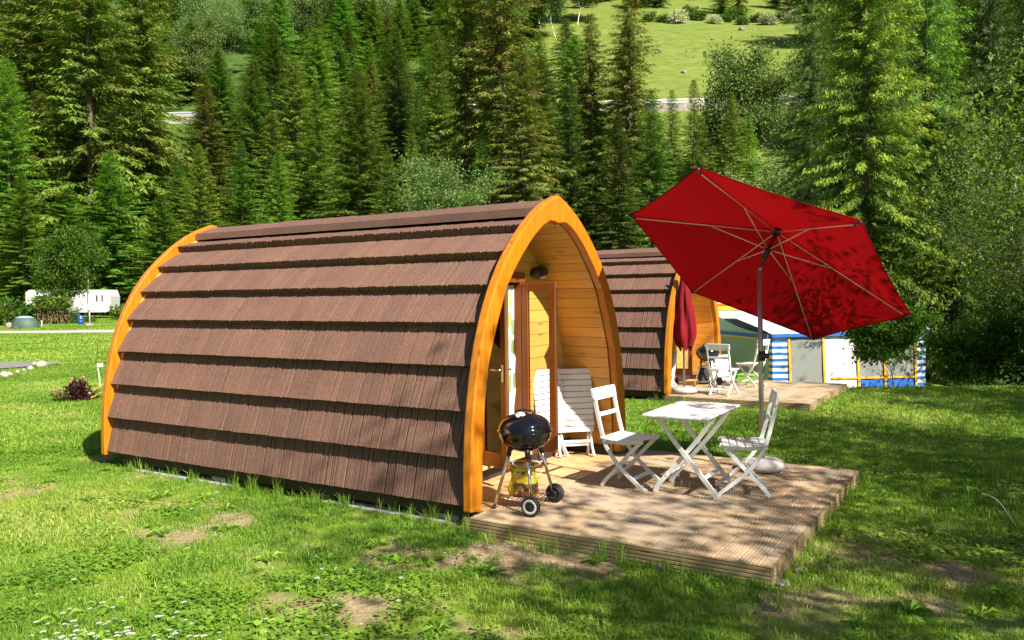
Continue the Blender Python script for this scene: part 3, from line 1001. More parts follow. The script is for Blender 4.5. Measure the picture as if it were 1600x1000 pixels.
# paving strips lying under the near edge of the pod
for a, b, y in ((-4.25, -3.4, -1.33), (-3.3, -2.75, -1.32), (-1.55, -.15, -1.33)):
    p = W((a + b) / 2, y, -.004)
    mb = MB(); mb.box((0, 0, 0), (b - a, .12, .05), bev=.006)
    lab = {-4.25: 'pale concrete edging slab under rear end of the near pod', -3.3: 'short pale concrete edging slab under the middle of near pod', -1.55: 'long pale concrete edging slab under front end of near pod'}[a]
    mb.build('edging_slab', M_block, None, loc=p, rot=(0, 0, YAW), label=lab, category='slab', group='concrete slabs under the pod')

# ------------------------------------------------------------------ decks
def make_deck(P, label, ridged, seed):
    r = random.Random(seed)
    root = thing('wooden_deck', label, 'deck', P, YAW, 'pod terraces')
    x = .045; k = 0
    while x < 2.24:
        x1 = min(x + .137, 2.25)
        jn = .02 + (.0 if k % 2 else .0)
        for y0, y1 in ((-1.47, jn - .002), (jn + .002, 1.62)):
            mb = MB(); dz = r.uniform(-.0015, .0015)
            ridged_board(mb, x, x1, y0, y1, DZ + dz, .026, 6 if ridged else 2, .008 if ridged else .002)
            mb.build('deck_board', M_deck, root)
        x = x1 + .006; k += 1
    x = -.545
    while x < .03:
        x1 = x + .137
        for y0, y1 in ((-1.24, .018), (.022, 1.24)):
            mb = MB(); mb.box(((x + x1) / 2, (y0 + y1) / 2, DZ - .016 + r.uniform(-.001, .001)), (x1 - x, y1 - y0, .026), bev=.003)
            mb.build('porch_board', M_porch, root)
        x = x1 + .006
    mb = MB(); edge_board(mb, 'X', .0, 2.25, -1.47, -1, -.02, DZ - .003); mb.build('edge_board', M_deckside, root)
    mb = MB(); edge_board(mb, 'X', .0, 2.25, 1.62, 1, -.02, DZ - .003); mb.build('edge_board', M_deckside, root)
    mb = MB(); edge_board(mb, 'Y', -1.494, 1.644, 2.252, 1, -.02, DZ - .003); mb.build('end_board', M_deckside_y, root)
    mb = MB()
    for y in (-1.3, -.45, .4, 1.25):
        mb.box((1.1, y, .04), (2.2, .05, .08))
    mb.build('joist', M_skid, root, kind='stuff')
    return root
deck1 = make_deck(POD, 'ridged timber deck in front of near pod carrying the table and chairs', True, 4)
deck2 = make_deck(POD2, 'plank deck in front of the rear pod, awning behind it', False, 5)
M_stone = simple('grey_field_stone', (.27, .26, .23), .9, var=.3, scale=9, bmp=.6)
def rock(name, loc, s, seed, label, group=None, sub=2, mat=None, flat=.6):
    bm = bmesh.new(); bmesh.ops.create_icosphere(bm, subdivisions=sub, radius=1)
    r = random.Random(seed); o3 = Vector((r.uniform(0, 50), r.uniform(0, 50), r.uniform(0, 50)))
    from mathutils import noise as mn
    for v in bm.verts:
        k = 1 + .45 * mn.noise(v.co * 1.1 + o3) + .15 * mn.noise(v.co * 3 + o3)
        v.co = Vector((v.co.x * s[0], v.co.y * s[1], v.co.z * s[2])) * k
    me = bpy.data.meshes.new(name); bm.to_mesh(me); bm.free()
    return mk(name, me, mat or M_stone, None, loc=loc, rot=(0, 0, r.uniform(0, 6)), label=label, category='stone', group=group)
p = W(2.31, -1.44, .0); rock('stone', (p.x, p.y, .012), (.05, .035, .022), 2, 'small grey stone at the front corner of the near deck')
p = W(2.36, -1.15, .0); rock('stone', (p.x, p.y, .012), (.045, .03, .018), 3, 'pale flat stone in grass beside the end of near deck')
p = W(1.55, -1.52, .0); rock('stone', (p.x, p.y, .0), (.06, .03, .018), 5, 'thin grey stone wedged under long edge of the near deck')

# ------------------------------------------------------------------ garden furniture
M_whitewood = simple('chalky_white_painted_wood', (.76, .745, .70), .5, var=.09, scale=9, spec=.35, bmp=.15)
M_whitewood2 = simple('white_painted_slats', (.77, .76, .73), .5, var=.10, scale=6, spec=.35, objvar=.05, bmp=.15)
M_alu = simple('grey_anodised_pole', (.36, .35, .33), .35, .75, var=.06)
M_chrome = simple('chromed_steel', (.72, .72, .72), .12, 1.0, var=.03)
M_enamel = simple('black_enamel', (.008, .008, .010), .07, 0, var=.1, spec=.7)
M_rubber = simple('black_rubber', (.02, .02, .021), .55, var=.15)
M_hubwhite = simple('cream_wheel_ring', (.72, .70, .64), .5, var=.05)
M_cast = simple('mottled_grey_concrete_base', (.44, .40, .38), .9, var=.22, scale=12, bmp=.5)

def curve(pts, n=6):
    """smooth polyline through pts (Catmull-Rom)"""
    P = [Vector(p) for p in pts]; P = [P[0] * 2 - P[1]] + P + [P[-1] * 2 - P[-2]]; out = []
    for i in range(1, len(P) - 2):
        for k in range(n):
            t = k / n
            a, b, c, d = P[i - 1], P[i], P[i + 1], P[i + 2]
            out.append(.5 * ((2 * b) + (c - a) * t + (2 * a - 5 * b + 4 * c - d) * t * t + (3 * b - a - 3 * c + d) * t ** 3))
    out.append(P[-2]); return out

def make_chair(label, loc, rz, group):
    """folding slatted chair, facing +x, seat at 0.42"""
    t = thing('folding_chair', label, 'chair', loc, rz, group)
    hw = .178
    for sd in (-1, 1):
        y = sd * hw
        pts = [(-.262, y, .80), (-.225, y, .62), (-.175, y, .43), (-.13, y, .33), (-.03, y, .20), (.10, y, .09), (.175, y, .03), (.20, y, .002)]
        mb = MB(); mb.bar(curve(pts, 5), .030, .019, (0, 1, 0)) if False else mb.bar(curve(pts, 5), .020, .030, (0, 1, 0))
        mb.build('back_leg', M_whitewood, t)
        y2 = sd * (hw - .024)
        pts = [(.165, y2, .405), (.06, y2, .30), (-.07, y2, .155), (-.16, y2, .065), (-.205, y2, .002)]
        mb = MB(); mb.bar(curve(pts, 5), .020, .030, (0, 1, 0)); mb.build('front_leg', M_whitewood, t)
        mb = MB()
        pts = [(-.185, y2 + sd * .0, .405), (-.05, y2, .388), (.09, y2, .398), (.185, y2, .412)]
        mb.bar(curve(pts, 4), .018, .032, (0, 1, 0)); mb.build('seat_rail', M_whitewood, t)
    xs = [-.165 + k * .0605 for k in range(6)]
    for k, x in enumerate(xs):
        z = .420 - .017 * math.cos((x - .01) / .18 * 1.3)
        sl = math.atan(.017 * 1.3 / .18 * math.sin((x - .01) / .18 * 1.3))
        mb = MB(); mb.box((x, 0, z + .008), (.054, .405, .013), Matrix.Rotation(-sl, 3, 'Y'), bev=.004); mb.build('seat_slat', M_whitewood2, t)
    tl = Matrix.Rotation(R(-11), 3, 'Y')
    mb = MB()
    pr = []; w, h, rr = .205, .052, .018
    for cx, cz, a0 in ((w - rr, h - rr, 0), (-w + rr, h - rr, 90), (-w + rr, -h + rr, 180), (w - rr, -h + rr, 270)):
        for a in (0, 45, 90):
            pr.append((cx + rr * math.cos(R(a0 + a)), cz + rr * math.sin(R(a0 + a))))
    pts = [Vector((-.270, 0, .788)) + tl @ Vector((0, a, b)) for a, b in pr]
    mb.prism(pts, tl @ Vector((.02, 0, 0))); mb.build('back_rail', M_whitewood2, t)
    mb = MB(); mb.box((-.226, 0, .615), (.018, .36, .036), tl, bev=.004); mb.build('back_slat', M_whitewood2, t)
    mb = MB(); mb.box((.095, 0, .095), (.018, .35, .032), Matrix.Rotation(R(-40), 3, 'Y'), bev=.004); mb.build('stretcher', M_whitewood2, t)
    mb = MB(); mb.box((-.13, 0, .095), (.018, .30, .032), Matrix.Rotation(R(40), 3, 'Y'), bev=.004); mb.build('stretcher', M_whitewood2, t)
    mb = MB()
    for sd in (-1, 1):
        mb.tube([(-.045, sd * (hw - .04), .183), (-.045, sd * (hw + .014), .183)], .006, 6)
    mb.build('pivot_bolt', M_steel, t)
    return t
DK = DZ + .0015
chair_l = make_chair('white folding chair nearest the pod wall, facing the small table', W(.685, .055, DK), YAW + R(-3), 'white folding chairs on the decks')
chair_r = make_chair('white folding chair beside the parasol pole, its back turned to the lawn', W(1.575, .285, DK), YAW + R(200), 'white folding chairs on the decks')

def make_table(label, loc, rz):
    t = thing('folding_table', label, 'table', loc, rz)
    LX, LY, H = .275, .475, .665
    n = 9; wd = 2 * LX / n
    for k in range(n):
        mb = MB(); mb.box((-LX + wd * (k + .5), 0, H + .010), (wd - .006, 2 * LY - (.03 if k in (0, n - 1) else 0), .018), bev=.004); mb.build('top_slat', M_whitewood2, t)
    for y in (-LY + .1, LY - .1):
        mb = MB(); mb.box((0, y, H - .013), (2 * LX - .06, .022, .028), bev=.003); mb.build('top_batten', M_whitewood, t)
    for sd in (-1, 1):
        for flip in (-1, 1):
            y = sd * (.225 if flip == 1 else .202)
            pts = [(-flip * .235, y, H - .012), (-flip * .10, y, .46), (flip * .06, y, .27), (flip * .19, y, .115), (flip * .245, y, .045), (flip * .262, y, .001)]
            mb = MB(); mb.bar(curve(pts, 5), .020, .034, (0, 1, 0)); mb.build('leg', M_whitewood, t)
    for flip in (-1, 1):
        mb = MB(); mb.box((flip * .155, 0, .155), (.018, .43, .034), Matrix.Rotation(R(flip * -48), 3, 'Y'), bev=.004); mb.build('stretcher', M_whitewood, t)
    return t
make_table('small white slatted folding table between the two chairs on near deck', W(1.21, .14, DK), YAW + R(1))

def make_folded_table(label, loc, rz, lean, group):
    """slatted table folded flat and stood on its feet; face looks along -y of its frame"""
    t = thing('folded_table', label, 'table', loc, rz, group)
    M = Matrix.Rotation(lean, 3, 'X')
    w, h, z0 = .42, .66, .25
    pr = []; rr = .03
    n = 11; sh = h / n
    for k in range(n):
        ww = w - (.02 if k in (0, n - 1) else 0)
        mb = MB(); mb.box(M @ Vector((0, 0, z0 + sh * (k + .5))), (ww, .018, sh - .006), M, bev=.004); mb.build('top_slat', M_whitewood2, t)
    for x in (-w / 2 + .08, w / 2 - .08):
        mb = MB(); mb.box(M @ Vector((x, .022, z0 + h / 2)), (.022, .024, h - .05), M); mb.build('top_batten', M_whitewood, t)
    for k, (x, off) in enumerate(((-.175, .045), (.175, .045), (-.150, .062), (.150, .062))):
        sgn = -1 if k < 2 else 1
        pts = [M @ Vector((x, off, z0 + .45)), M @ Vector((x, off, z0 + .1)), M @ Vector((x, off + sgn * .01, .14)), M @ Vector((x, off + sgn * .045, .05)), M @ Vector((x, off + sgn * .075, .0))]
        mb = MB(); mb.bar(curve(pts, 4), .022, .032, (1, 0, 0)); mb.build('leg', M_whitewood, t)
    for off, zz in ((.045, .16), (.062, .13)):
        mb = MB(); mb.box(M @ Vector((0, off, zz)), (.33, .018, .03), M); mb.build('stretcher', M_whitewood, t)
    return t
make_folded_table('white folded slatted table in front, leaning on the right wall of the near porch', W(-.29, .93, DZ), YAW + R(42), R(-13), 'folded white tables stored in the porches')
make_folded_table('white folded slatted table behind the open door leaf, against the porch wall', W(-.43, .72, DZ), YAW + R(78), R(-7), 'folded white tables stored in the porches')

# ------------------------------------------------------------------ kettle grill and charcoal
def make_grill(label, loc, rz, s=1.0, group='kettle grills'):
    t = thing('kettle_grill', label, 'grill', loc, rz, group)
    rim = .60
    def mb_build(mb, name, mat, par):
        mb.v = [(x * s, y * s, z * s) for x, y, z in mb.v]
        return mb.build(name, mat, par)
    rb = .207
    bowl = [(.02, rim - .155), (.075, rim - .150), (.13, rim - .125), (.175, rim - .085), (.198, rim - .04), (rb, rim - .006), (rb + .006, rim - .002), (rb + .006, rim + .004), (rb - .012, rim + .004)]
    mb = MB(); mb.lathe(bowl, n=40); bo = mb_build(mb, 'bowl', M_enamel, t)
    lid = [(rb - .006, rim + .005), (rb + .010, rim + .003), (rb + .010, rim + .009), (rb - .003, rim + .012), (.199, rim + .045), (.178, rim + .082), (.140, rim + .112), (.085, rim + .132), (.03, rim + .139), (.0012, rim + .1395)]
    mb = MB(); mb.lathe(lid, n=40); ld = mb_build(mb, 'lid', M_enamel, t)
    mb = MB(); hp = curve([(-.07, .02, rim + .128), (-.06, .02, rim + .150), (0, .02, rim + .164), (.06, .02, rim + .150), (.07, .02, rim + .128)], 4)
    mb.tube(hp, .010, 8); mb_build(mb, 'lid_handle', M_black, ld)
    # white damper disc with three holes
    cdir = Vector((.02, -.55, 1)).normalized(); q = Vector((0, 0, 1)).rotation_difference(cdir).to_matrix()
    cpos = Vector((-.03, -.075, rim + .134))
    mb = MB(); mb.lathe([(.001, .004), (.036, .004), (.038, .0), (.036, -.004)], cpos, 20, q); dm = mb_build(mb, 'damper', M_hubwhite, ld)
    mb = MB()
    for k in range(3):
        a = R(30 + 120 * k); mb.lathe([(.001, .0058), (.0075, .0058), (.0078, .003)], cpos + q @ Vector((.019 * math.cos(a), .019 * math.sin(a), 0)), 10, q)
    mb_build(mb, 'damper_holes', M_black, dm)
    # legs: plain foot at the left, wheels at the other two, strut behind
    feet = {'foot': Vector((-.245, -.02, .0)), 'wa': Vector((.06, -.225, .075)), 'wb': Vector((.215, .155, .075))}
    tops = {'foot': Vector((-.11, -.02, rim - .13)), 'wa': Vector((.02, -.11, rim - .14)), 'wb': Vector((.115, .06, rim - .13))}
    for k in feet:
        mb = MB(); mb.tube([tops[k], feet[k]], .0125, 10); lg = mb_build(mb, 'leg', M_chrome, t)
        mb = MB(); mb.tube([tops[k] + Vector((0, 0, .03)), tops[k] * .88 + feet[k] * .12], .02, 10); mb_build(mb, 'leg_socket', M_black, lg)
        if k == 'foot':
            mb = MB(); mb.tube([tops[k] * .04 + feet[k] * .96, feet[k]], .017, 10); mb_build(mb, 'foot_cap', M_rubber, lg)
    mb = MB(); mb.tube([(.02, .15, rim - .12), (.03, .16, .30), (.02, .12, .27)], .010, 8); mb_build(mb, 'strut', M_chrome, t)
    ax = (feet['wb'] - feet['wa']); ax.z = 0; ax.normalize()
    qx = Vector((0, 0, 1)).rotation_difference(ax).to_matrix()
    for k, sg in (('wa', -1), ('wb', 1)):
        c = feet[k] + ax * sg * .028
        mb = MB(); mb.lathe([(.050, -.019), (.068, -.021), (.074, -.014), (.075, 0), (.074, .014), (.068, .021), (.050, .019)], c, 28, qx); wh = mb_build(mb, 'wheel', M_rubber, t)
        for s2 in (-1, 1):
            mb = MB(); mb.lathe([(.038, 0), (.038, s2 * .0235), (.056, s2 * .0235), (.056, 0)], c, 28, qx); mb_build(mb, 'wheel_ring', M_hubwhite if k == 'wa' or s2 > 0 else M_rubber, wh)
            mb = MB(); mb.lathe([(.001, s2 * .026), (.014, s2 * .026), (.016, s2 * .018), (.038, s2 * .014), (.038, 0)], c, 20, qx); mb_build(mb, 'hub', M_rubber, wh)
    mb = MB(); mb.tube([feet['wa'], feet['wb']], .006, 8); mb_build(mb, 'axle', M_chrome, t)
    mb = MB(); mb.lathe([(.02, .33), (.10, .335), (.128, .345), (.130, .349), (.10, .342), (.02, .336)], (.01, 0, 0), 28); mb_build(mb, 'ash_tray', M_chrome, t)
    # wire shelf
    mb = MB()
    for k in range(9):
        u = k / 8
        a = feet['foot'] * (1 - u) + feet['wa'] * u; b = feet['foot'] * (1 - u) + feet['wb'] * u
        a = Vector((a.x * .9, a.y * .9, .085)); b = Vector((b.x * .9, b.y * .9, .085))
        mb.tube([a, b], .003, 5)
    mb.tube([(-.19, -.01, .085), (.05, -.20, .085), (.19, .14, .085), (-.19, -.01, .085)], .004, 6)
    mb_build(mb, 'wire_shelf', M_chrome, t)
    return t
grill = make_grill('black kettle grill with chrome legs and white-rimmed wheel by the near pod', W(.27, -1.03, DZ), YAW + R(28))

def bag_mat():
    m, nt, b = nmat('yellow_charcoal_sack_print')
    tc = nt.nodes.new('ShaderNodeTexCoord'); sp = nt.nodes.new('ShaderNodeSeparateXYZ'); nt.links.new(tc.outputs['Object'], sp.inputs[0])
    n = noise(nt, 26, 3, .6, tc.outputs['Object']); n2 = noise(nt, 11, 3, .6, tc.outputs['Object'])
    yel = ramp(nt, n2, [(.35, (.62, .42, .01)), (.65, (.85, .66, .03))])
    coal = ramp(nt, n, [(.36, (.02, .018, .016)), (.5, (.09, .06, .035)), (.62, (.55, .13, .02)), (.72, (.62, .40, .03))])
    f = math_(nt, 'ADD', sp.outputs['Z'], math_(nt, 'MULTIPLY', n2, .05))
    lo = ramp(nt, f, [(.125, (1, 1, 1)), (.135, (0, 0, 0))])
    xm = ramp(nt, math_(nt, 'ADD', sp.outputs['X'], .5), [(.432, (0, 0, 0)), (.44, (1, 1, 1))])
    fac = mixc(nt, 1.0, lo, xm, 'MULTIPLY')
    c = mixc(nt, fac, yel, coal)
    band = ramp(nt, f, [(.195, (0, 0, 0)), (.20, (1, 1, 1)), (.222, (1, 1, 1)), (.226, (0, 0, 0))])
    c = mixc(nt, math_(nt, 'MULTIPLY', band, ramp(nt, n, [(.45, (0, 0, 0)), (.55, (1, 1, 1))])), c, (.03, .025, .02))
    nt.links.new(c, b.inputs['Base Color']); b.inputs['Roughness'].default_value = .35
    bump(nt, b, noise(nt, 14, 4, .6, tc.outputs['Object']), .7, .02)
    return m
def make_sack():
    bm = bmesh.new(); bmesh.ops.create_grid(bm, x_segments=14, y_segments=14, size=1)
    bm.free()
    from mathutils import noise as mn
    V = []; nu, nv = 26, 12
    for j in range(nv + 1):
        v = j / nv; z = .235 * v
        wx = .110 * (1 - .10 * v) + .012 * math.sin(v * 7); wy = .058 * (1 - .55 * max(0, v - .45) / .55)
        if j == 0: wx *= .96; wy *= .9
        for i in range(nu):
            t = 2 * math.pi * i / nu; c, s_ = math.cos(t), math.sin(t)
            sx = math.copysign(abs(c) ** .45, c); sy = math.copysign(abs(s_) ** .45, s_)
            k = 1 + .10 * mn.noise(Vector((c * 2.3, s_ * 2.3, v * 5)))
            V.append((wx * sx * k, wy * sy * k, z + .012 * mn.noise(Vector((c * 2, s_ * 2, 3 + v * 2)))))
    F = [(j * nu + i, j * nu + (i + 1) % nu, (j + 1) * nu + (i + 1) % nu, (j + 1) * nu + i) for j in range(nv) for i in range(nu)]
    F += [tuple(reversed(range(nu))), tuple(nv * nu + i for i in range(nu))]
    mb = MB(); mb.add(V, F, True)
    p = W(.245, -1.02, DZ + .088)
    o = mb.build('charcoal_sack', bag_mat(), None, loc=p, rot=(0, 0, YAW + R(14)), label='yellow and black charcoal sack on the wire shelf under the kettle grill', category='sack')
    mb = MB(); mb.add([(-.085, -.03, .237), (.085, -.03, .237), (.08, .02, .262), (-.08, .02, .262), (-.085, .03, .237), (.085, .03, .237)], [(0, 1, 2, 3), (3, 2, 5, 4)])
    mb.build('rolled_top', M_sacktop, o)
    return o
M_sacktop = simple('dark_printed_sack_top', (.20, .13, .02), .4, var=.5, scale=30)
make_sack()

# ------------------------------------------------------------------ open parasol
def parasol_mat():
    m, nt, b = nmat('red_parasol_fabric')
    w = noise(nt, 300, 2, .5, coords(nt)); w2 = noise(nt, 2.5, 3, .5, coords(nt))
    c = ramp(nt, w2, [(.3, (.21, .0018, .0045)), (.7, (.26, .0025, .006))])
    nt.links.new(c, b.inputs['Base Color']); b.inputs['Roughness'].default_value = .8; b.inputs['Specular IOR Level'].default_value = .15
    tr = nt.nodes.new('ShaderNodeBsdfTranslucent'); mx = nt.nodes.new('ShaderNodeMixShader'); tr.inputs[0].default_value = (.29, .002, .005, 1)
    mx.inputs[0].default_value = .36
    nt.links.new(b.outputs[0], mx.inputs[1]); nt.links.new(tr.outputs[0], mx.inputs[2]); nt.links.new(mx.outputs[0], nt.nodes['Material Output'].inputs[0])
    bump(nt, b, w, .1, .002)
    return m
M_red = parasol_mat()
HUB = Vector((2.507, 7.635, 2.355)); AXN = Vector((.483, .315, .817)).normalized(); SPIN, UR, RISE = .666 + math.pi, 1.335, .39
HINGE = Vector((2.292, 7.50, 1.985))
ax_a = Vector((0, 1, 0)).cross(AXN).normalized(); ax_b = AXN.cross(ax_a)
def uray(k):
    return ax_a * math.cos(SPIN + k * math.pi / 3) + ax_b * math.sin(SPIN + k * math.pi / 3)
pb = Vector((HINGE.x + .02, HINGE.y, DZ))
para = thing('parasol', 'open red hexagonal parasol tilted on a grey pole over near deck', 'parasol', pb)
def pl(v):
    return Vector(v) - pb
rimp = [HUB - AXN * RISE + uray(k) * UR for k in range(6)]
N = 9
for k in range(6):
    a, b = rimp[k], rimp[(k + 1) % 6]; mb = MB(); V = []; F = []
    rows = []
    for i in range(N + 1):
        row = []
        for j in range(i + 1):
            u = i / N; q = 0 if i == 0 else j / i
            p = HUB * (1 - u) + (a * (1 - q) + b * q) * u
            sag = .045 * math.sin(math.pi * q) * u * (1 - .35 * u) + .018 * math.sin(math.pi * u)
            p = p - AXN * sag * (1 if i < N else .4) - (0.02 * math.sin(math.pi * q) * (u ** 4)) * ((a + b) / 2 - HUB).normalized()
            row.append(len(V)); V.append(pl(p + AXN * .012))
        rows.append(row)
    for i in range(N):
        for j in range(i + 1):
            F.append((rows[i][j], rows[i + 1][j], rows[i + 1][j + 1]))
            if j < i: F.append((rows[i][j], rows[i + 1][j + 1], rows[i][j + 1]))
    mb.add(V, F, True); pn = mb.build('canopy_panel', M_red, para)
    mb = MB(); e = [V[i] for i in rows[N]]; mb.tube(e, .006, 5); mb.build('hem', M_red, pn)
RUN = HUB - AXN * .235
M_rib = simple('champagne_rib', (.70, .64, .55), .35, .3, var=.05)
for k in range(6):
    d = rimp[k]; st = HUB - AXN * .03
    mb = MB(); mb.tube([pl(st), pl(st * .45 + d * .55 - AXN * .012), pl(d - AXN * .015 - uray(k) * .03)], .0055, 6); rb_ = mb.build('rib', M_rib, para)
    mid = st * .56 + d * .44 - AXN * .012
    mb = MB(); mb.tube([pl(RUN), pl(mid)], .005, 6); mb.build('strut', M_rib, rb_)
    mb = MB(); mb.tube([pl(d - uray(k) * .06 - AXN * .012), pl(d + AXN * .004)], .013, 6); mb.build('rib_end', M_black, rb_)
mb = MB(); mb.tube([pl(HUB - AXN * .06), pl(HUB + AXN * .01)], .035, 12); mb.build('hub', M_black, para)
mb = MB(); mb.tube([pl(RUN - AXN * .10), pl(RUN - AXN * .02), pl(RUN + AXN * .025)], [.022, .024, .036], 12); mb.build('runner', M_black, para)
M_winewood = simple('wine_red_lacquered_mast', (.10, .012, .012), .3, var=.1)
mb = MB(); mb.tube([pl(HINGE + AXN * .02), pl(HUB)], .0165, 10); mb.build('upper_mast', M_winewood, para)
mb = MB(); mb.tube([pl(HINGE - Vector((0, 0, .05))), pl(HINGE + AXN * .05)], .021, 10); mb.build('tilt_joint', M_steel, para)
mb = MB(); mb.tube([(0, 0, .05), pl(HINGE - Vector((0, 0, .01)))], .0235, 14); mb.build('pole', M_alu, para)
mb = MB(); mb.tube([(-.002, 0, 1.02), (-.002, 0, 1.11)], .034, 14); mb.tube([(.0, -.0, 1.065), (.055, -.03, 1.065)], [.026, .022], 10); cr = mb.build('crank_housing', M_black, para)
M_whitefin = None
mb = MB(); mb.lathe([(.165, .0), (.195, .02), (.205, .05), (.192, .085), (.15, .105), (.05, .112), (.03, .112)], (0, 0, .001), 36)
base = mb.build('stone_weight', M_cast, None, loc=(pb.x, pb.y, DK), label='round mottled concrete base holding the open red parasol', category='weight', group='concrete parasol weights')

# ------------------------------------------------------------------ things on the rear deck
g2 = make_grill('small black kettle grill standing on the rear deck beside the closed parasol', W(.18, .15, DZ, POD2), YAW + R(28), 1.0)
make_chair('white folding chair seen from behind at the near edge of the rear deck', W(.80, -.92, DK, POD2), YAW + R(85), 'white folding chairs on the decks')
make_chair('white folding chair standing sideways on the rear deck, in front of the awning', W(.86, .42, DK, POD2), YAW + R(165), 'white folding chairs on the decks')
make_folded_table('white folded table leaning in the porch of the rear pod beside its fascia', W(-.30, -.78, DZ, POD2), YAW + R(-40), R(-10), 'folded white tables stored in the porches')
make_folded_table('white folded table standing against the back wall of the rear porch', W(-.42, -.2, DZ, POD2), YAW + R(75), R(-8), 'folded white tables stored in the porches')
# closed parasol
cp = W(.16, -1.02, DZ, POD2)
par2 = thing('closed_parasol', 'closed dark red parasol hanging folded on its pole by the rear pod', 'parasol', cp)
M_red2 = simple('folded_dark_red_fabric', (.19, .010, .016), .85, var=.15, scale=6, spec=.1)
mb = MB(); V = []; nz_, na = 22, 48
for j in range(nz_ + 1):
    v = j / nz_; z = 2.05 - 1.30 * v
    rr = .03 + .135 * min(1, v * 1.25) ** .9 - .05 * max(0, v - .86) / .14
    for i in range(na):
        t = 2 * math.pi * i / na
        k = 1 + .24 * math.cos(6 * t + .8 * v + 1.2 * math.sin(v * 5)) * min(1, v * 2.2) + .08 * math.cos(13 * t + 3 * v)
        V.append((rr * k * math.cos(t) + .02 * v, rr * k * math.sin(t), z + .05 * math.cos(6 * t) * (v ** 6)))
F = [(j * na + i, j * na + (i + 1) % na, (j + 1) * na + (i + 1) % na, (j + 1) * na + i) for j in range(nz_) for i in range(na)] + [tuple(range(na))]
mb.add(V, F, True); mb.build('folded_canopy', M_red2, par2)
mb = MB(); mb.tube([(0, 0, .05), (0, 0, 2.12)], .02, 10); mb.build('pole', M_alu, par2)
mb = MB(); mb.lathe([(.165, .0), (.215, .02), (.225, .05), (.205, .09), (.15, .105), (.05, .112), (.03, .112)], (0, 0, .001), 36)
mb.build('stone_weight', M_cast, None, loc=(cp.x, cp.y, DK), label='round concrete base under the closed parasol on the rear deck', category='weight', group='concrete parasol weights')
# small things stored beside the rear porch
def crate(name, label, cat, loc, size, mat, rz=0.0, lidmat=None):
    t = thing(name, label, cat, loc, rz)
    w, d, h = size; mb = MB()
    for sx in (-1, 1):
        mb.box((sx * w / 2, 0, h / 2), (.012, d, h)); mb.box((0, sx * d / 2, h / 2), (w + .012, .012, h))
    mb.box((0, 0, .006), (w, d, .012)); mb.build('tub', mat, t)
    mb = MB(); mb.box((0, 0, h + .001), (w + .03, d + .03, .02), bev=.004); mb.build('lid', lidmat or mat, t)
    return t
M_green = simple('bright_green_plastic', (.22, .62, .04), .4, var=.05)
M_cream = simple('cream_plastic', (.74, .70, .62), .5, var=.04)
crate('storage_box', 'bright green storage box under the white chair on the rear deck', 'box', W(.70, 1.02, DZ, POD2), (.40, .26, .15), M_green, YAW)
mb = MB(); mb.box((0, 0, .27), (.05, .62, .50), bev=.03)
o = mb.build('folded_lounger', M_cream, None, loc=W(.22, .72, DZ, POD2), rot=(0, R(-7), YAW + R(-30)), label='cream padded panel standing against rear pod wall behind the grill', category='panel')
mb = MB(); mb.box((0, 0, .11), (.5, .04, .03)); mb.build('foot_bar', M_whitewood, o)
M_bag2 = simple('dark_fabric_bag', (.03, .03, .034), .8, var=.2)
mb = MB(); mb.box((0, 0, .17), (.20, .12, .34), bev=.035); o = mb.build('bag', M_bag2, None, loc=W(.02, .42, DZ + .001, POD2), rot=(0, 0, YAW + R(40)), label='black bag standing behind the small grill on the rear deck', category='bag')
mb = MB(); mb.tube(curve([(-.05, 0, .33), (-.04, 0, .40), (.04, 0, .40), (.05, 0, .33)], 4), .008, 6); mb.build('strap', M_bag2, o)

# ------------------------------------------------------------------ trees
def kites(base, dirv, side, length, width, tip0, tip1, rnd):
    """leaf-shaped quads: arrays (n,3) base, dir, side; returns V, F, tip, rnd"""
    n = len(base)
    L_ = length[:, None]; W_ = width[:, None]
    m = base + dirv * L_ * .45
    V = np.stack([base, m + side * W_ * .5, base + dirv * L_, m - side * W_ * .5], 1).reshape(-1, 3)
    F = np.arange(n)[:, None] * 4 + np.array([[0, 1, 2, 3]])
    t = np.stack([tip0, tip0 * .5 + tip1 * .5, tip1, tip0 * .5 + tip1 * .5], 1).ravel()
    return V, F, t, np.repeat(rnd, 4)

def unit(a):
    return a / np.maximum(1e-9, np.linalg.norm(a, axis=1))[:, None]

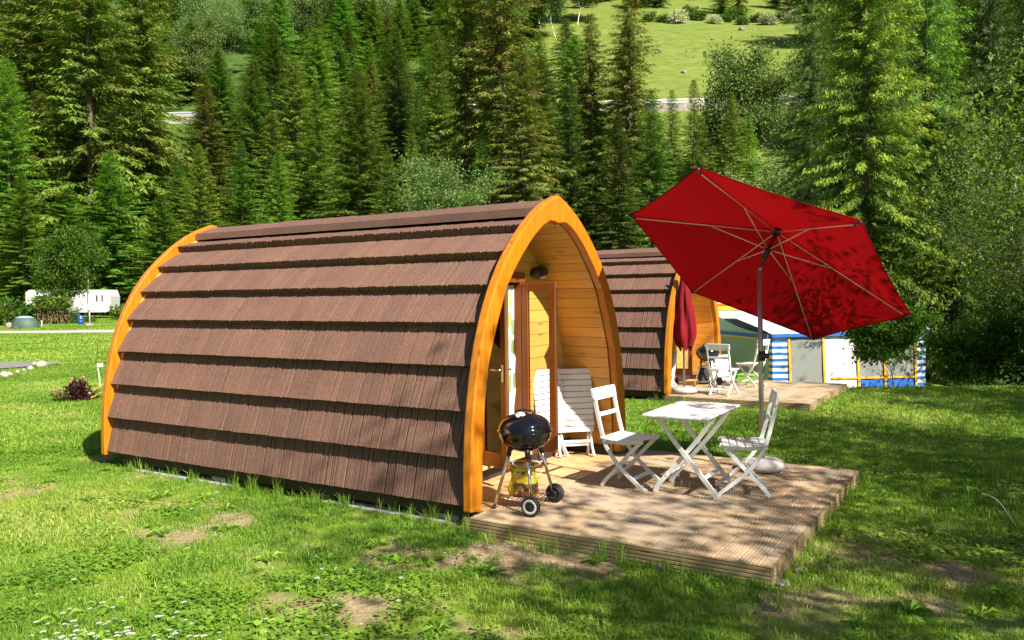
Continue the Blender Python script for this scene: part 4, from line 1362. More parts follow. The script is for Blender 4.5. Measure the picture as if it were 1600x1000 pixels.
def spruce_crown(name, seed, H=26.0, RM=3.6, sp=.37, step=.18, tw=.58, tww=.092, hang=.45, droop=.30, base=.04, shape=.85, gap=.12, nb=9, fresh=1.0, tpow=1.0, twigs=(-1, 1, -1, 1, 0, 2, 2)):
    r = np.random.default_rng(seed)
    B = []; D = []; Sd = []; Ln = []; Wd = []; T0 = []; T1 = []
    z = H * base
    while z < H * .992:
        t = (z / H - base) / (1 - base)
        Rl = RM * (1 - t) ** shape * (0.62 + .38 * min(1, t * 6 + .3)) * (1 + .13 * math.sin(z * 1.7 + seed) + .09 * math.sin(z * .63 + 2 * seed)) + .15 * (1 - t) + .03
        n = max(5, int(nb * (1 - .15 * t)))
        ph = r.uniform(0, 6.28)
        for k in range(n):
            if r.uniform() < gap * (1 - t): continue
            a = ph + 6.283 * k / n + r.normal(0, .22)
            l = Rl * r.uniform(.60, 1.2) * (1 + .10 * math.sin(2 * a + z * .5 + seed))
            dh = np.array([np.cos(a), np.sin(a), 0]); sd = np.array([-dh[1], dh[0], 0])
            slope = .45 * t * t + .02 - .16 * (1 - t) + r.normal(0, .05)
            dr = droop * (1 - .7 * t)
            m = max(3, int(l / step)); s = (np.arange(m) + r.uniform(.2, .8, m)) / m
            s = np.clip(s, .08, 1.0)
            x = s * l
            zz = x * slope - dr * l * s * s * 1.0 + .16 * l * np.maximum(0, s - .6) ** 2 * 2
            P = dh * x[:, None] + np.array([0, 0, z]) + np.stack([np.zeros(m), np.zeros(m), zz], 1)
            tang = unit(dh[None] + np.stack([np.zeros(m), np.zeros(m), slope - 2 * dr * s], 1))
            for q in twigs:
                if q == 2 and r.uniform() < .4: continue
                w = r.uniform(.30, 1.15, m)[:, None] if abs(q) == 1 else r.uniform(.05, .3, m)[:, None]
                sgn = q if abs(q) == 1 else r.choice([-1, 1])
                d = tang * (.75) + sd[None] * sgn * w + np.array([0, 0, -1.0])[None] * (hang * r.uniform(.2, 1.25, m)[:, None] * (1.0 if q != 0 else .25))
                d = unit(d + r.normal(0, .12, (m, 3)))
                ll = tw * r.uniform(.6, 1.25, m) * (.55 + .6 * (1 - s * .5)) * (.34 + .66 * (1 - t) ** .8)
                B.append(P + r.normal(0, .05, (m, 3))); D.append(d)
                up = np.array([0, 0, 1.0])[None] + r.normal(0, .45, (m, 3))
                Sd.append(unit(np.cross(d, up))); Ln.append(ll); Wd.append(tww * r.uniform(.6, 1.3, m) * (.4 + .6 * (1 - t)))
                T0.append(np.clip(s ** tpow * .5 + r.normal(0, .1, m), 0, 1)); T1.append(np.clip(s ** tpow * fresh + r.normal(0, .2, m), 0, 1))
        z += sp * r.uniform(.75, 1.25) * (1 - .72 * t)
    cat = np.concatenate
    B, D, Sd, Ln, Wd, T0, T1 = map(cat, (B, D, Sd, Ln, Wd, T0, T1))
    V, F, t_, rn = kites(B, D, Sd, Ln, Wd, T0, T1, r.uniform(0, 1, len(B)))
    return np_mesh(name, V, F, False, {'tip': t_, 'rnd': rn})

def trunk_mesh(name, H, r0, r1=.02, seed=0, n=8, wob=.0, stubs=0):
    r = random.Random(seed); mb = MB()
    pts = [(r.uniform(-wob, wob) * H * .1 * (k > 0), r.uniform(-wob, wob) * H * .1 * (k > 0), -.4 + (H + .4) * k / 7) for k in range(8)]
    mb.tube(pts, [r0 * 1.25] + [r0 + (r1 - r0) * k / 7 for k in range(1, 8)], n)
    for k in range(stubs):
        z = r.uniform(.05, .9) * H; a = r.uniform(0, 6.28); l = r.uniform(.6, 1.6) * (1 - z / H) + .3
        mb.tube([(0, 0, z), (l * math.cos(a), l * math.sin(a), z - .15 * l)], [.03, .008], 4)
    return mb.mesh(name)

M_bark = simple('grey_brown_bark', (.11, .085, .065), .9, var=.35, scale=3, bmp=.6)
M_birchbark = simple('pale_birch_bark', (.52, .49, .44), .8, var=.4, scale=5)
SP = dict(
    green=leafy('spruce_green_needles', (.080, .175, .024), (.215, .390, .040), trans=.22, hue=.018),
    olive=leafy('spruce_olive_needles', (.085, .165, .024), (.215, .345, .040), trans=.22, hue=.02, dead=(.150, .165, .032), scale=.35),
    brown=leafy('spruce_rusty_cone_laden_needles', (.090, .135, .024), (.210, .260, .040), trans=.2, hue=.012, dead=(.185, .155, .040), scale=.5),
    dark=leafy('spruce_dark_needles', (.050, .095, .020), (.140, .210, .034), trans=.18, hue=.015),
    fresh=leafy('spruce_fresh_shoots', (.055, .110, .016), (.34, .43, .046), trans=.28, hue=.01),
    teal=leafy('larch_blue_green_needles', (.045, .10, .035), (.13, .22, .065), trans=.3, hue=.012))
CR = [spruce_crown('spruce_crown_a', 1, RM=3.9, sp=.52, nb=7, step=0.13, shape=.74, hang=.5),
      spruce_crown('spruce_crown_b', 2, RM=3.4, sp=.55, nb=6, step=0.11, shape=.66, hang=.85, droop=.42, gap=.2),
      spruce_crown('spruce_crown_c', 3, RM=4.3, sp=.55, nb=7, step=0.13, shape=.80, hang=.38, droop=.16),
      spruce_crown('spruce_crown_d', 4, RM=3.2, sp=.58, nb=6, step=0.11, shape=.58, hang=.95, droop=.45, gap=.22),
      spruce_crown('spruce_crown_e', 5, RM=4.4, sp=.62, nb=6, step=0.12, shape=.86, hang=.32, droop=.08, gap=.05),
      spruce_crown('spruce_crown_f', 6, RM=3.0, sp=.60, nb=5, step=0.11, shape=.52, hang=.8, droop=.40, gap=.25)]
CRR = [3.9, 3.4, 4.3, 3.2, 4.4, 3.0]
TRK = trunk_mesh('spruce_trunk', 25.5, .19, .02, 1, 8, .01, 22)

ONES = 'first second third fourth fifth sixth seventh eighth ninth tenth eleventh twelfth thirteenth fourteenth fifteenth sixteenth seventeenth eighteenth nineteenth'.split()
def ordinal(n):
    if n <= 19: return ONES[n - 1]
    t = ['twent', 'thirt', 'fort', 'fift', 'sixt', 'sevent', 'eight', 'ninet'][n // 10 - 2]
    return t + 'ieth' if n % 10 == 0 else t + 'y-' + ONES[n % 10 - 1]
def number_labels(items, tail):
    """items: [(px, object, noun phrase)]; counts each kind from the left"""
    cnt = {}
    for px, o, noun in sorted(items, key=lambda q: q[0]):
        cnt[noun] = cnt.get(noun, 0) + 1
        o['label'] = '%s %s from the left %s' % (ordinal(cnt[noun]), noun, tail)
def place_tree(name, crown, trunk, mat, bark, loc, sx, sz, label, cat='tree', group=None, rz=None):
    t = thing(name, label, cat, loc, rng.uniform(0, 6.28) if rz is None else rz, group)
    for nm, me, mm in (('trunk', trunk, bark), ('crown', crown, mat)):
        o = bpy.data.objects.new(nm, me); C.objects.link(o); o.parent = t; o.scale = (sx, sx, sz)
        if not len(me.materials): me.materials.append(None)
        o.material_slots[0].link = 'OBJECT'; o.material_slots[0].material = mm
    return t

def spruce(px, top, Y, kind, hw, label, group=None, var=None, crown=None):
    x = px2x(px, Y); zb = tz(x, Y)
    hz = 471.0 - 8.5 * px / 800.0
    h = CAMH + (hz - top) / FPX * Y - zb
    i = rng.randrange(6) if var is None else var
    return place_tree('spruce_tree', CR[i], TRK, SP[kind], M_bark, (x, Y, zb - .1), hw / FPX * Y / CRR[i] * 1.5, h / 26.0, label, group=group)

GF = 'spruces along the foot of the wooded slope'
FRONT = [
 (-25, -40, 88, 'olive', 75, 'olive spruce cut by the left edge of the picture', 1),
 (62, -150, 96, 'olive', 80, 'towering olive spruce near left edge, its pale bare top trunk showing', 1),
 (148, -170, 93, 'olive', 92, 'towering rusty olive spruce with white dead trunk high above the small caravan', 3),
 (232, -110, 98, 'olive', 72, 'tall dark olive spruce beside the gap where the hill road wall shows', 1),
 (20, 90, 84, 'green', 62, 'green spruce standing low at left edge above the dome tent', 2),
 (70, 140, 90, 'olive', 55, 'half-height olive spruce with pale tip, behind the leafy campsite tree', 1),
 (178, 232, 82, 'green', 68, 'dense young green spruce to the right of the white caravan', 4),
 (110, 290, 86, 'green', 58, 'short green spruce right behind the leafy campsite tree', 2),
 (255, 300, 80, 'green', 52, 'small green spruce just left of the pod rear arch', 2),
 (40, 265, 80, 'green', 52, 'small dark green spruce over the bushes at left edge', 4),
 (328, 118, 100, 'brown', 52, 'dark rusty spruce directly right of the hill road gap', 0),
 (316, 222, 84, 'fresh', 50, 'yellow-green young spruce above the rear end of pod roof', 4),
 (284, 250, 90, 'green', 44, 'slim green spruce left of the yellow-green young one', 2),
 (382, 215, 86, 'green', 48, 'green spruce with light tips above the left part of pod ridge', 4),
 (432, 176, 94, 'olive', 52, 'grey olive spruce with hanging twigs behind the pod ridge', 1),
 (405, 95, 106, 'olive', 52, 'olive spruce rising behind the grey olive hanging one', 0),
 (466, 90, 108, 'olive', 46, 'narrow brownish spruce left of the broad yellow-olive one', 3),
 (440, 232, 80, 'green', 40, 'small leafy green spruce by the middle left of the pod ridge', 2),
 (500, 128, 96, 'green', 50, 'green spruce left of the broad yellow-olive spruce', 2),
 (566, 100, 84, 'olive', 76, 'broad yellow-olive spruce over the middle of the pod roof', 2),
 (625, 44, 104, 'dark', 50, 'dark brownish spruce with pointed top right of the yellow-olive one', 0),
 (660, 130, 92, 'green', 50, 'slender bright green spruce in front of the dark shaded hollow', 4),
 (610, 232, 78, 'green', 44, 'low green spruce with sweeping branches over the pod roof', 4),
 (648, 205, 86, 'olive', 36, 'thin rusty-tipped spruce right of the low sweeping one', 1),
 (732, -70, 92, 'olive', 58, 'very tall green-gold spruce left of the giant rusty one', 3),
 (790, -120, 88, 'brown', 72, 'giant rusty brown spruce left of the pod gable peak', 3),
 (820, 78, 80, 'brown', 56, 'ragged rusty spruce with bare trunk directly behind the gable peak', 5),
 (757, 215, 82, 'green', 40, 'green spruce in front of the giant rusty pair', 2),
 (926, 22, 96, 'brown', 56, 'rusty brown spruce right of the gable peak, left of the tallest rusty one', 1),
 (986, -18, 92, 'brown', 56, 'tall rusty drooping spruce at the left border of the open pasture', 3),
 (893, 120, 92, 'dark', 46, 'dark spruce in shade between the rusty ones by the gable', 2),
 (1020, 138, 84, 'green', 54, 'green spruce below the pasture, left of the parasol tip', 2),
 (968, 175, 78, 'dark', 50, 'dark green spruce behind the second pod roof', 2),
 (1086, 122, 88, 'olive', 50, 'olive spruce with upright brown top right above the parasol tip', 4),
 (1052, 138, 92, 'green', 40, 'green spruce in the gap between the pasture foot and the parasol tip', 2),
 (1143, 142, 90, 'olive', 44, 'brown-tipped spruce right of the one over the parasol tip', 0),
 (1172, 178, 96, 'green', 34, 'narrow green spruce at foot of the pale birch below the pasture', 2),
]
for px, top, Y, kd, hw, lab, var in FRONT:
    spruce(px, top, Y, kd, hw, lab, GF, var)

# hillside fill, below and above the hill road, leaving the pasture open
def fill(n, y0, y1, hts, kinds, label, group, seed, ok, wide=.66, name='spruce_tree', wf=1.0, mind=3.0):
    r = random.Random(seed); P = []; items = []
    tries = 0
    while len(P) < n and tries < 9000:
        tries += 1
        y = math.sqrt(r.uniform(y0 * y0, y1 * y1)); x = r.uniform(-wide, wide) * y
        if not ok(800 + x / y * FPX, x, y): continue
        if any((x - a) ** 2 + (y - b) ** 2 < mind ** 2 for a, b in P): continue
        P.append((x, y)); i = r.randrange(6); h = r.uniform(*hts)
        kd = r.choice(kinds)
        o = place_tree(name, CR[i], TRK, SP[kd], M_bark, (x, y, tz(x, y) - .2), h / 26 * wf * r.uniform(.9, 1.15), h / 26, label, group=group)
        items.append((x / y, o, {'green': 'green spruce', 'olive': 'olive spruce', 'dark': 'dark green spruce', 'brown': 'rusty spruce'}[kd]))
    number_labels(items, label)
    return P
low = lambda px, x, y: not (262 < px < 296 and y < 150) and not (990 < px < 1262)
fill(92, 101, 146, (15, 24), ['green', 'green', 'olive', 'olive', 'dark', 'brown', 'green', 'olive'], 'on the wooded slope below the hill road', 'spruces on the slope below the hill road', 41, low, wf=1.9)
fill(9, 104, 128, (8, 11), ['green', 'olive', 'dark'], 'in the gap right below the open pasture', 'short spruces under the pasture', 47, lambda px, x, y: 1000 < px < 1185, wf=1.7)
up = lambda px, x, y: px < 830 or px > 1290
fill(120, 159, 262, (14, 23), ['green', 'olive', 'green', 'dark', 'green', 'olive'], 'on the distant upper slope above hill road', 'distant spruces on the upper slope', 43, lambda px, x, y: up(px, x, y) and not (262 < px < 296 and y < 172), wf=2.1, mind=5)
fill(30, 262, 330, (12, 20), ['green', 'olive', 'dark'], 'in the wood above the open pasture', 'distant spruces above the pasture', 44, lambda px, x, y: 830 <= px <= 1300, wf=2.0, mind=4)

# ------------------------------------------------------------------ broadleaved trees
def branch_skeleton(seed, H, spread, levels=4, trunk_r=.12, first=.25, nkid=(4, 6), up=.55):
    """returns limb segments [(p0,p1,r0,r1)] and twig ends"""
    r = random.Random(seed); segs = []; ends = []
    def grow(p, d, l, rad, lev):
        n = 4 if lev < levels else 3
        q = p.copy(); dd = d.copy()
        for k in range(n):
            dd = (dd + Vector((r.gauss(0, .12), r.gauss(0, .12), r.gauss(.03, .08)))).normalized()
            e = q + dd * l / n; r1 = rad * (1 - .55 * (k + 1) / n)
            segs.append((q.copy(), e.copy(), rad * (1 - .55 * k / n), r1)); q = e
            if lev >= levels - 1: ends.append((q.copy(), dd.copy()))
            if lev < levels and (lev > 0 or (k + 1) / n > first):
                for j in range(r.randint(1, 2) if lev else r.randint(2, 3)):
                    a = r.uniform(0, 6.28); t = Vector((math.cos(a), math.sin(a), 0))
                    side = (t - dd * t.dot(dd)).normalized()
                    nd = (dd * r.uniform(.35, .8) + side * spread * r.uniform(.6, 1.2) + Vector((0, 0, up * r.uniform(0, .5)))).normalized()
                    grow(q, nd, l * r.uniform(.45, .68), r1 * .62, lev + 1)
    grow(Vector((0, 0, -.2)), Vector((r.uniform(-.06, .06), r.uniform(-.06, .06), 1)).normalized(), H * .62, trunk_r, 0)
    return segs, ends

def limbs_mesh(name, segs, minr=.004, n=5):
    mb = MB()
    for a, b, r0, r1 in segs:
        if r0 > minr: mb.tube([a, b], [r0, max(r1, .002)], n if r0 > .02 else 3, caps=False)
    return mb.mesh(name)

def leaves_on(name, ends, per, spread, size, seed, aspect=.5, tipc=.4, flat=.5, fold=True, clip=None):
    r = np.random.default_rng(seed)
    E = np.array([tuple(e) for e, d in ends]); Dd = np.array([tuple(d) for e, d in ends])
    i = np.repeat(np.arange(len(E)), per); n = len(i)
    B = E[i] + r.normal(0, spread, (n, 3)) * np.array([1, 1, .75])
    d = unit(Dd[i] * .4 + r.normal(0, .6, (n, 3)) + np.array([0, 0, -.25]))
    if clip is not None:
        k = clip(B); B, d = B[k], d[k]; n = len(B)
    upv = np.array([0, 0, 1.0])[None] + r.normal(0, flat, (n, 3))
    sd = unit(np.cross(d, upv)); L_ = size * r.uniform(.6, 1.25, n)
    nrm = unit(np.cross(sd, d))
    W_ = L_ * aspect * r.uniform(.8, 1.2, n)
    m = B + d * (L_ * .48)[:, None]
    lift = nrm * (W_ * .22)[:, None]
    V = np.stack([B, m + sd * (W_ * .5)[:, None] + lift, B + d * L_[:, None] - nrm * (L_ * .12)[:, None], m - sd * (W_ * .5)[:, None] + lift], 1).reshape(-1, 3)
    o = np.arange(n)[:, None] * 4
    cl = r.uniform(0, 1, len(E))[i] if clip is None else r.uniform(0, 1, n)
    tp = np.clip(tipc + .5 * (cl - .5) + r.normal(0, .15, n), 0, 1)
    return np_mesh(name, V, [np.concatenate([o + np.array([[0, 1, 2]]), o + np.array([[0, 2, 3]])])], False, {'tip': np.repeat(tp, 4), 'rnd': np.repeat(r.uniform(0, 1, n), 4)})

LF = dict(
    leaf=leafy('broad_green_leaves', (.045, .105, .012), (.14, .24, .03), rough=.38, trans=.42, hue=.015, vary=.12),
    light=leafy('light_green_leaves', (.07, .15, .018), (.20, .31, .045), rough=.45, trans=.45, hue=.015, vary=.12),
    birch=leafy('grey_green_birch_leaves', (.11, .19, .055), (.24, .34, .11), rough=.5, trans=.4, hue=.015, vary=.12),
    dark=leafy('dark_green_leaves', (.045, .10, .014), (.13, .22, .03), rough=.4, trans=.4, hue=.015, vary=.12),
    plum=leafy('dark_plum_leaves', (.030, .008, .009), (.10, .022, .022), rough=.35, trans=.25, hue=.01, vary=.1),
    dry=leafy('brown_hedge_twigs', (.12, .09, .04), (.22, .17, .07), rough=.8, trans=.2, hue=.01, vary=.1))
M_twig = simple('brown_twig_bark', (.13, .10, .07), .85, var=.3, scale=10)

def broad(name, label, loc, H, spread, seed, mat, size, per, lspread, levels=4, bark=None, group=None, cat='tree', trunk_r=.12, first=.25, scale=1.0, aspect=.5, up=.55, rz=None, keep=1.0, cache={}):
    key = (seed, H, spread, levels)
    if key not in cache:
        segs, ends = branch_skeleton(seed, H, spread, levels, trunk_r, first, up=up)
        if keep < 1: ends = random.Random(seed).sample(ends, int(len(ends) * keep))
        cache[key] = (limbs_mesh(name + '_limbs', segs), leaves_on(name + '_leaves', ends, per, lspread, size, seed, aspect))
    tr, lv = cache[key]
    t = thing(name, label, cat, loc, rng.uniform(0, 6.28) if rz is None else rz, group)
    for nm, me, mm in (('trunk', tr, bark or M_twig), ('crown', lv, LF[mat])):
        o = bpy.data.objects.new(nm, me); C.objects.link(o); o.parent = t; o.scale = (scale,) * 3
        if not len(me.materials): me.materials.append(None)
        o.material_slots[0].link = 'OBJECT'; o.material_slots[0].material = mm
    return t
def at_ground(px, Y, dz=0.0):
    x = px2x(px, Y); return (x, Y, tz(x, Y) + dz)

# birches and other pale broadleaved trees on the slope
broad('birch_tree', 'pale grey-green birch in front of the spruces over the pod roof', at_ground(636, 78, -1.0), 15.1, .55, 101, 'birch', .30, 7, .5, 4, M_birchbark, trunk_r=.14, scale=.84, rz=0.0)
broad('birch_tree', 'pale birch standing out against the lower right of the pasture', at_ground(1112, 120, 0), 15, .55, 101, 'birch', .40, 6, .6, 4, M_birchbark, scale=1.2, rz=0.0)
broad('birch_tree', 'wispy birch beside the hill road wall, right of the pale birch', at_ground(1205, 104, -1), 15, .55, 103, 'birch', .40, 6, .6, 4, M_birchbark, trunk_r=.14, scale=.7)
broad('birch_tree', 'small blue-green bushy tree low behind the parasol rim', at_ground(1196, 76, -1), 15, .55, 103, 'birch', .40, 6, .6, 4, M_birchbark, trunk_r=.14, scale=.78)
rr_ = random.Random(77); birches = []
for px, Y, s in ((410, 215, 1.0), (505, 205, 1.1), (590, 230, 1.2), (620, 215, 1.1), (700, 245, 1.2), (790, 205, 1.4), (815, 225, 1.5), (850, 235, 1.5), (875, 222, 1.35), (905, 240, 1.5), (300, 200, 1.0), (455, 235, 1.2), (740, 225, 1.2), (545, 250, 1.2), (1480, 180, 1.3), (345, 168, .9), (352, 188, 1.0), (335, 178, .9), (1300, 200, 1.3)):
    birches.append((px, broad('birch_tree', 'distant round-crowned pale birch among the spruces of the upper slope', at_ground(px, Y, -1), 15, .55, rr_.choice([101, 103]), 'birch', .40, 6, .6, 4, M_birchbark, group='distant birches on the upper slope', scale=s), 'pale birch'))
number_labels(birches, 'among the distant spruces of the upper slope')
# blossom shrubs and bushes on the top edge of the pasture
M_blossom = leafy('white_blossom', (.30, .34, .20), (.62, .62, .50), trans=.3, hue=.01)
def bush_mesh(seed, R_=1.0, n=2600, size=.10, aspect=.55, low=.12):
    r = np.random.default_rng(seed)
    cl = unit(r.normal(0, 1, (34, 3))); cl[:, 2] = np.abs(cl[:, 2]) * .9 + low
    cl = cl * (R_ * r.uniform(.35, .82, 34))[:, None]
    i = r.integers(0, 34, n); B = cl[i] + unit(r.normal(0, 1, (n, 3))) * (R_ * .30 * r.uniform(.3, 1, n) ** .5)[:, None]
    B[:, 2] = np.maximum(B[:, 2], .02)
    d = unit(unit(B - np.array([0, 0, .3 * R_])) + r.normal(0, .6, (n, 3)))
    sd = unit(np.cross(d, np.array([0, 0, 1.0]) + r.normal(0, .6, (n, 3))))
    L_ = size * r.uniform(.6, 1.3, n)
    t = np.clip(.35 + .5 * (r.uniform(0, 1, 34)[i] - .5) + r.normal(0, .15, n), 0, 1)
    V, F, tp, rn = kites(B, d, sd, L_, L_ * aspect, t * .7, t, r.uniform(0, 1, n))
    return np_mesh('bush_leaves', V, F, False, {'tip': tp, 'rnd': rn})
def stems_mesh(seed, R_=1.0, n=14):
    r = random.Random(seed); mb = MB()
    for k in range(n):
        a = r.uniform(0, 6.28); rr = r.uniform(.2, .75) * R_
        mb.tube([(rr * .1 * math.cos(a), rr * .1 * math.sin(a), -.05 * R_), (rr * .5 * math.cos(a), rr * .5 * math.sin(a), R_ * .5), (rr * math.cos(a), rr * math.sin(a), R_ * r.uniform(.7, 1.1))], [.018 * R_, .012 * R_, .004 * R_], 4, caps=False)
    return mb.mesh('bush_stems')
BM = [bush_mesh(201), bush_mesh(202), bush_mesh(203, n=3200, size=.085)]
BMF = [bush_mesh(211, n=1500, size=.16), bush_mesh(212, n=1500, size=.16)]
BS = stems_mesh(5)
def bush(label, loc, s, mat, k=0, far=False, sz=None, cat='bush', group=None, name='bush'):
    t = thing(name, label, cat, loc, rng.uniform(0, 6.28), group)
    for nm, me, mm in (('stems', BS, M_twig), ('foliage', (BMF if far else BM)[k], mat)):
        o = bpy.data.objects.new(nm, me); C.objects.link(o); o.parent = t; o.scale = (s, s, sz or s)
        if not len(me.materials): me.materials.append(None)
        o.material_slots[0].link = 'OBJECT'; o.material_slots[0].material = mm
    return t
shr = []
for k, (px, Y) in enumerate(((1018, 246), (1040, 243), (1062, 240), (1095, 246), (1118, 240), (1135, 244), (1160, 238), (1182, 243), (1200, 236), (1222, 245), (1240, 238), (1255, 243), (1080, 250), (1150, 250))):
    wh = k in (2, 4, 8, 10, 11)
    shr.append((px, bush('round white-blossoming shrub on the top edge of the pasture' if wh else 'round green shrub on the top edge of the pasture', at_ground(px, Y, -.2), rr_.uniform(2.4, 4.2), M_blossom if wh else LF['leaf'], k % 2, True,
         group='white shrubs at the pasture top' if wh else 'green shrubs at the pasture top'), 'white-flowering shrub' if wh else 'round green shrub'))
number_labels(shr, 'along the top edge of the pasture')
bld = []
for k, (px, py, s) in enumerate(((1076, 72, .8), (1070, 104, 1.1), (1031, 66, .7), (1160, 28, 1.5), (1180, 30, .9), (1126, 108, .5), (1130, 92, .4), (1226, 66, .7))):
    Y = float(np.interp(py, [20, 150], [232, 158])); x = px2x(px, Y)
    bld.append((px, rock('boulder', (x, Y, tz(x, Y) + .1 * s), (.75 * s, .65 * s, .5 * s), 60 + k, ('grey boulder lying alone on the sloping pasture' if k not in (3,) else 'largest pale boulder beside bare earth near the pasture top'), 'boulders on the pasture', 1), 'grey boulder'))
number_labels(bld, 'lying on the sloping pasture')
# bushes that hide the foot of the slope
FB = [(8, 62, 2.3), (45, 64, 2.0), (-10, 58, 2.0), (208, 66, 1.7), (228, 64, 1.8), (255, 62, 2.2), (196, 68, 1.5),
      (872, 48, 3.0), (905, 46, 3.4), (935, 44, 2.9), (960, 44, 2.6), (845, 50, 2.6), (985, 42, 2.6), (1010, 42, 3.0), (300, 66, 2.6), (340, 68, 2.8)]
FBL = ['bush at far left edge under the forest, left of the dome tent', 'bush with a pale flower patch above the dome tent', 'bush cut by the left picture edge under the spruces', 'bush right of the white caravan under the forest', 'bush nearest the pod rear arch at the forest foot',
       'tall bush half hidden behind the pod rear arch', 'low bush touching the right end of the white caravan', 'bright green bush directly right of the pod gable peak', 'large bright bush between the gable and the rear pod roof', 'bright bush above left end of the rear pod roof',
       'bright bush over the middle of the rear pod roof', 'bright bush hidden partly behind the gable peak', 'bush between rear pod roof and parasol edge', 'bush behind the left rim of the open parasol', 'bush just behind the pod ridge at its rear end', 'bush behind the pod ridge right of its rear arch']
for k, ((px, Y, s), lab) in enumerate(zip(FB, FBL)):
    bush(lab, at_ground(px, Y, -.3), s, LF['light' if k > 6 and k < 14 else 'leaf'], k % 2, True, group='bushes at the forest foot')

# ------------------------------------------------------------------ right side: big near spruce, thicket, shade trees
near_crown = spruce_crown('near_spruce_crown', 31, H=17.0, RM=3.3, sp=.36, step=.06, tw=.28, tww=.046, hang=.75, droop=.36, nb=8, shape=.72, gap=.06, fresh=1.2, tpow=2.2)
near_trunk = trunk_mesh('near_spruce_trunk', 16.6, .17, .02, 2, 10, .005, 30)
def near_spruce(px, Y, h, rs, kind, label):
    x = px2x(px, Y)
    place_tree('spruce_tree', near_crown, near_trunk, SP[kind], M_bark, (x, Y, tz(x, Y) - .1), rs, h / 17.0, label, group='large spruces behind the awning')
near_spruce(1352, 29, 18.5, 1.1, 'fresh', 'large near spruce with yellow-green fresh shoots above the open parasol')
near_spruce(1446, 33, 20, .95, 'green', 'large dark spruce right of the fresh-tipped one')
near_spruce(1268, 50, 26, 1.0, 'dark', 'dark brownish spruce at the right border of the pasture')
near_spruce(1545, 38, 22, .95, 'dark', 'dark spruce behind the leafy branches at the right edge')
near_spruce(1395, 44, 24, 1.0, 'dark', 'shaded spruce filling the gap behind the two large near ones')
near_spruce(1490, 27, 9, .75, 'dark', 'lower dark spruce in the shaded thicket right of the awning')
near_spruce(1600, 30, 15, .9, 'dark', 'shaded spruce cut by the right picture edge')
near_spruce(1310, 36, 14, .8, 'dark', 'dark spruce behind the fresh-tipped one, over the parasol')

def thick(name, label, x, y, H, spread, seed, mat, size, per, ls, scale=1.0, cat='tree', tr=.1, levels=4, first=.2, group=None, aspect=.5, rz=None, keep=1.0):
    return broad(name, label, (x, y, tz(x, y)), H, spread, seed, mat, size, per, ls, levels, M_bark, group, cat, tr, first, scale, aspect, rz=rz, keep=keep)
GS = 'leafy trees along the right side'
thick('leafy_tree', 'grey-leaved tree behind the near branches at the right edge, dappled white', 14.4, 20.5, 7.5, .75, 301, 'birch', .085, 4, .22, 1.0, group=GS)
thick('leafy_tree', 'leafy tree at right edge whose glossy branches reach into the picture', 5.9, 7.3, 4.0, .8, 302, 'light', .075, 4, .10, 1.0, rz=0.3, keep=.25, tr=.05, group=GS, aspect=.42)
thick('leafy_tree', 'shaded maple-like tree in the thicket right of the awning', 10.3, 15.8, 3.6, .9, 303, 'leaf', .11, 1, .12, .80, tr=.05, group=GS, aspect=.7)
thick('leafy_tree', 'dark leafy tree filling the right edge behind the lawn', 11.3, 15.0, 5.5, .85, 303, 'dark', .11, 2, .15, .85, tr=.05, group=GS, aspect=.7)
thick('leafy_tree', 'young maple sapling in front of the striped awning', 7.22, 15.3, 2.4, .7, 304, 'light', .085, 2, .09, .66, rz=2.6, tr=.025, group='saplings at the lawn edge', first=.3, aspect=.75)
thick('leafy_tree', 'small pale shrub tree right of the sapling and the awning corner', 9.75, 16.6, 2.4, .7, 304, 'light', .085, 2, .09, .85, tr=.025, group='saplings at the lawn edge', first=.3, aspect=.75)
bush('shaded bush at right edge of the lawn under the leafy branches', (9.9, 13.6, -.1), 1.15, LF['leaf'], 0, group='bushes at the lawn edge')
bush('shaded bush behind the thicket stems right of the awning', (11.2, 16.4, -.4), 1.1, LF['dark'], 1, group='bushes at the lawn edge')
thick('leafy_tree', 'leafy tree by the viewpoint that shades the end of near deck', 8.0, 1.95, 8.2, .85, 437, 'leaf', .125, 3, .13, .88, group=GS, tr=.14, first=.35, rz=0.6, keep=.44)
# shade trees standing to the right of and behind the viewpoint
thick('leafy_tree', 'broad leafy tree beside the viewpoint that dapples the near deck', 6.0, .4, 8.2, .85, 437, 'leaf', .125, 3, .13, .88, group=GS, tr=.14, first=.35, rz=0.0, keep=.44)
thick('leafy_tree', 'leafy tree right of the viewpoint that shades the near lawn', 9.9, 3.6, 8.2, .85, 305, 'leaf', .125, 2, .16, 1.1, group=GS, tr=.14, first=.35, rz=0.0)
thick('leafy_tree', 'tall leafy tree right of the lawn, outside the picture edge', 13.0, 7.2, 8.2, .85, 305, 'leaf', .125, 2, .16, 1.25, group=GS, tr=.14, first=.35, rz=0.0)
thick('leafy_tree', 'tall leafy tree shading the thicket, outside the right picture edge', 16.5, 10.0, 8.2, .85, 305, 'leaf', .125, 2, .16, 1.35, group=GS, tr=.14, first=.35, rz=0.0)

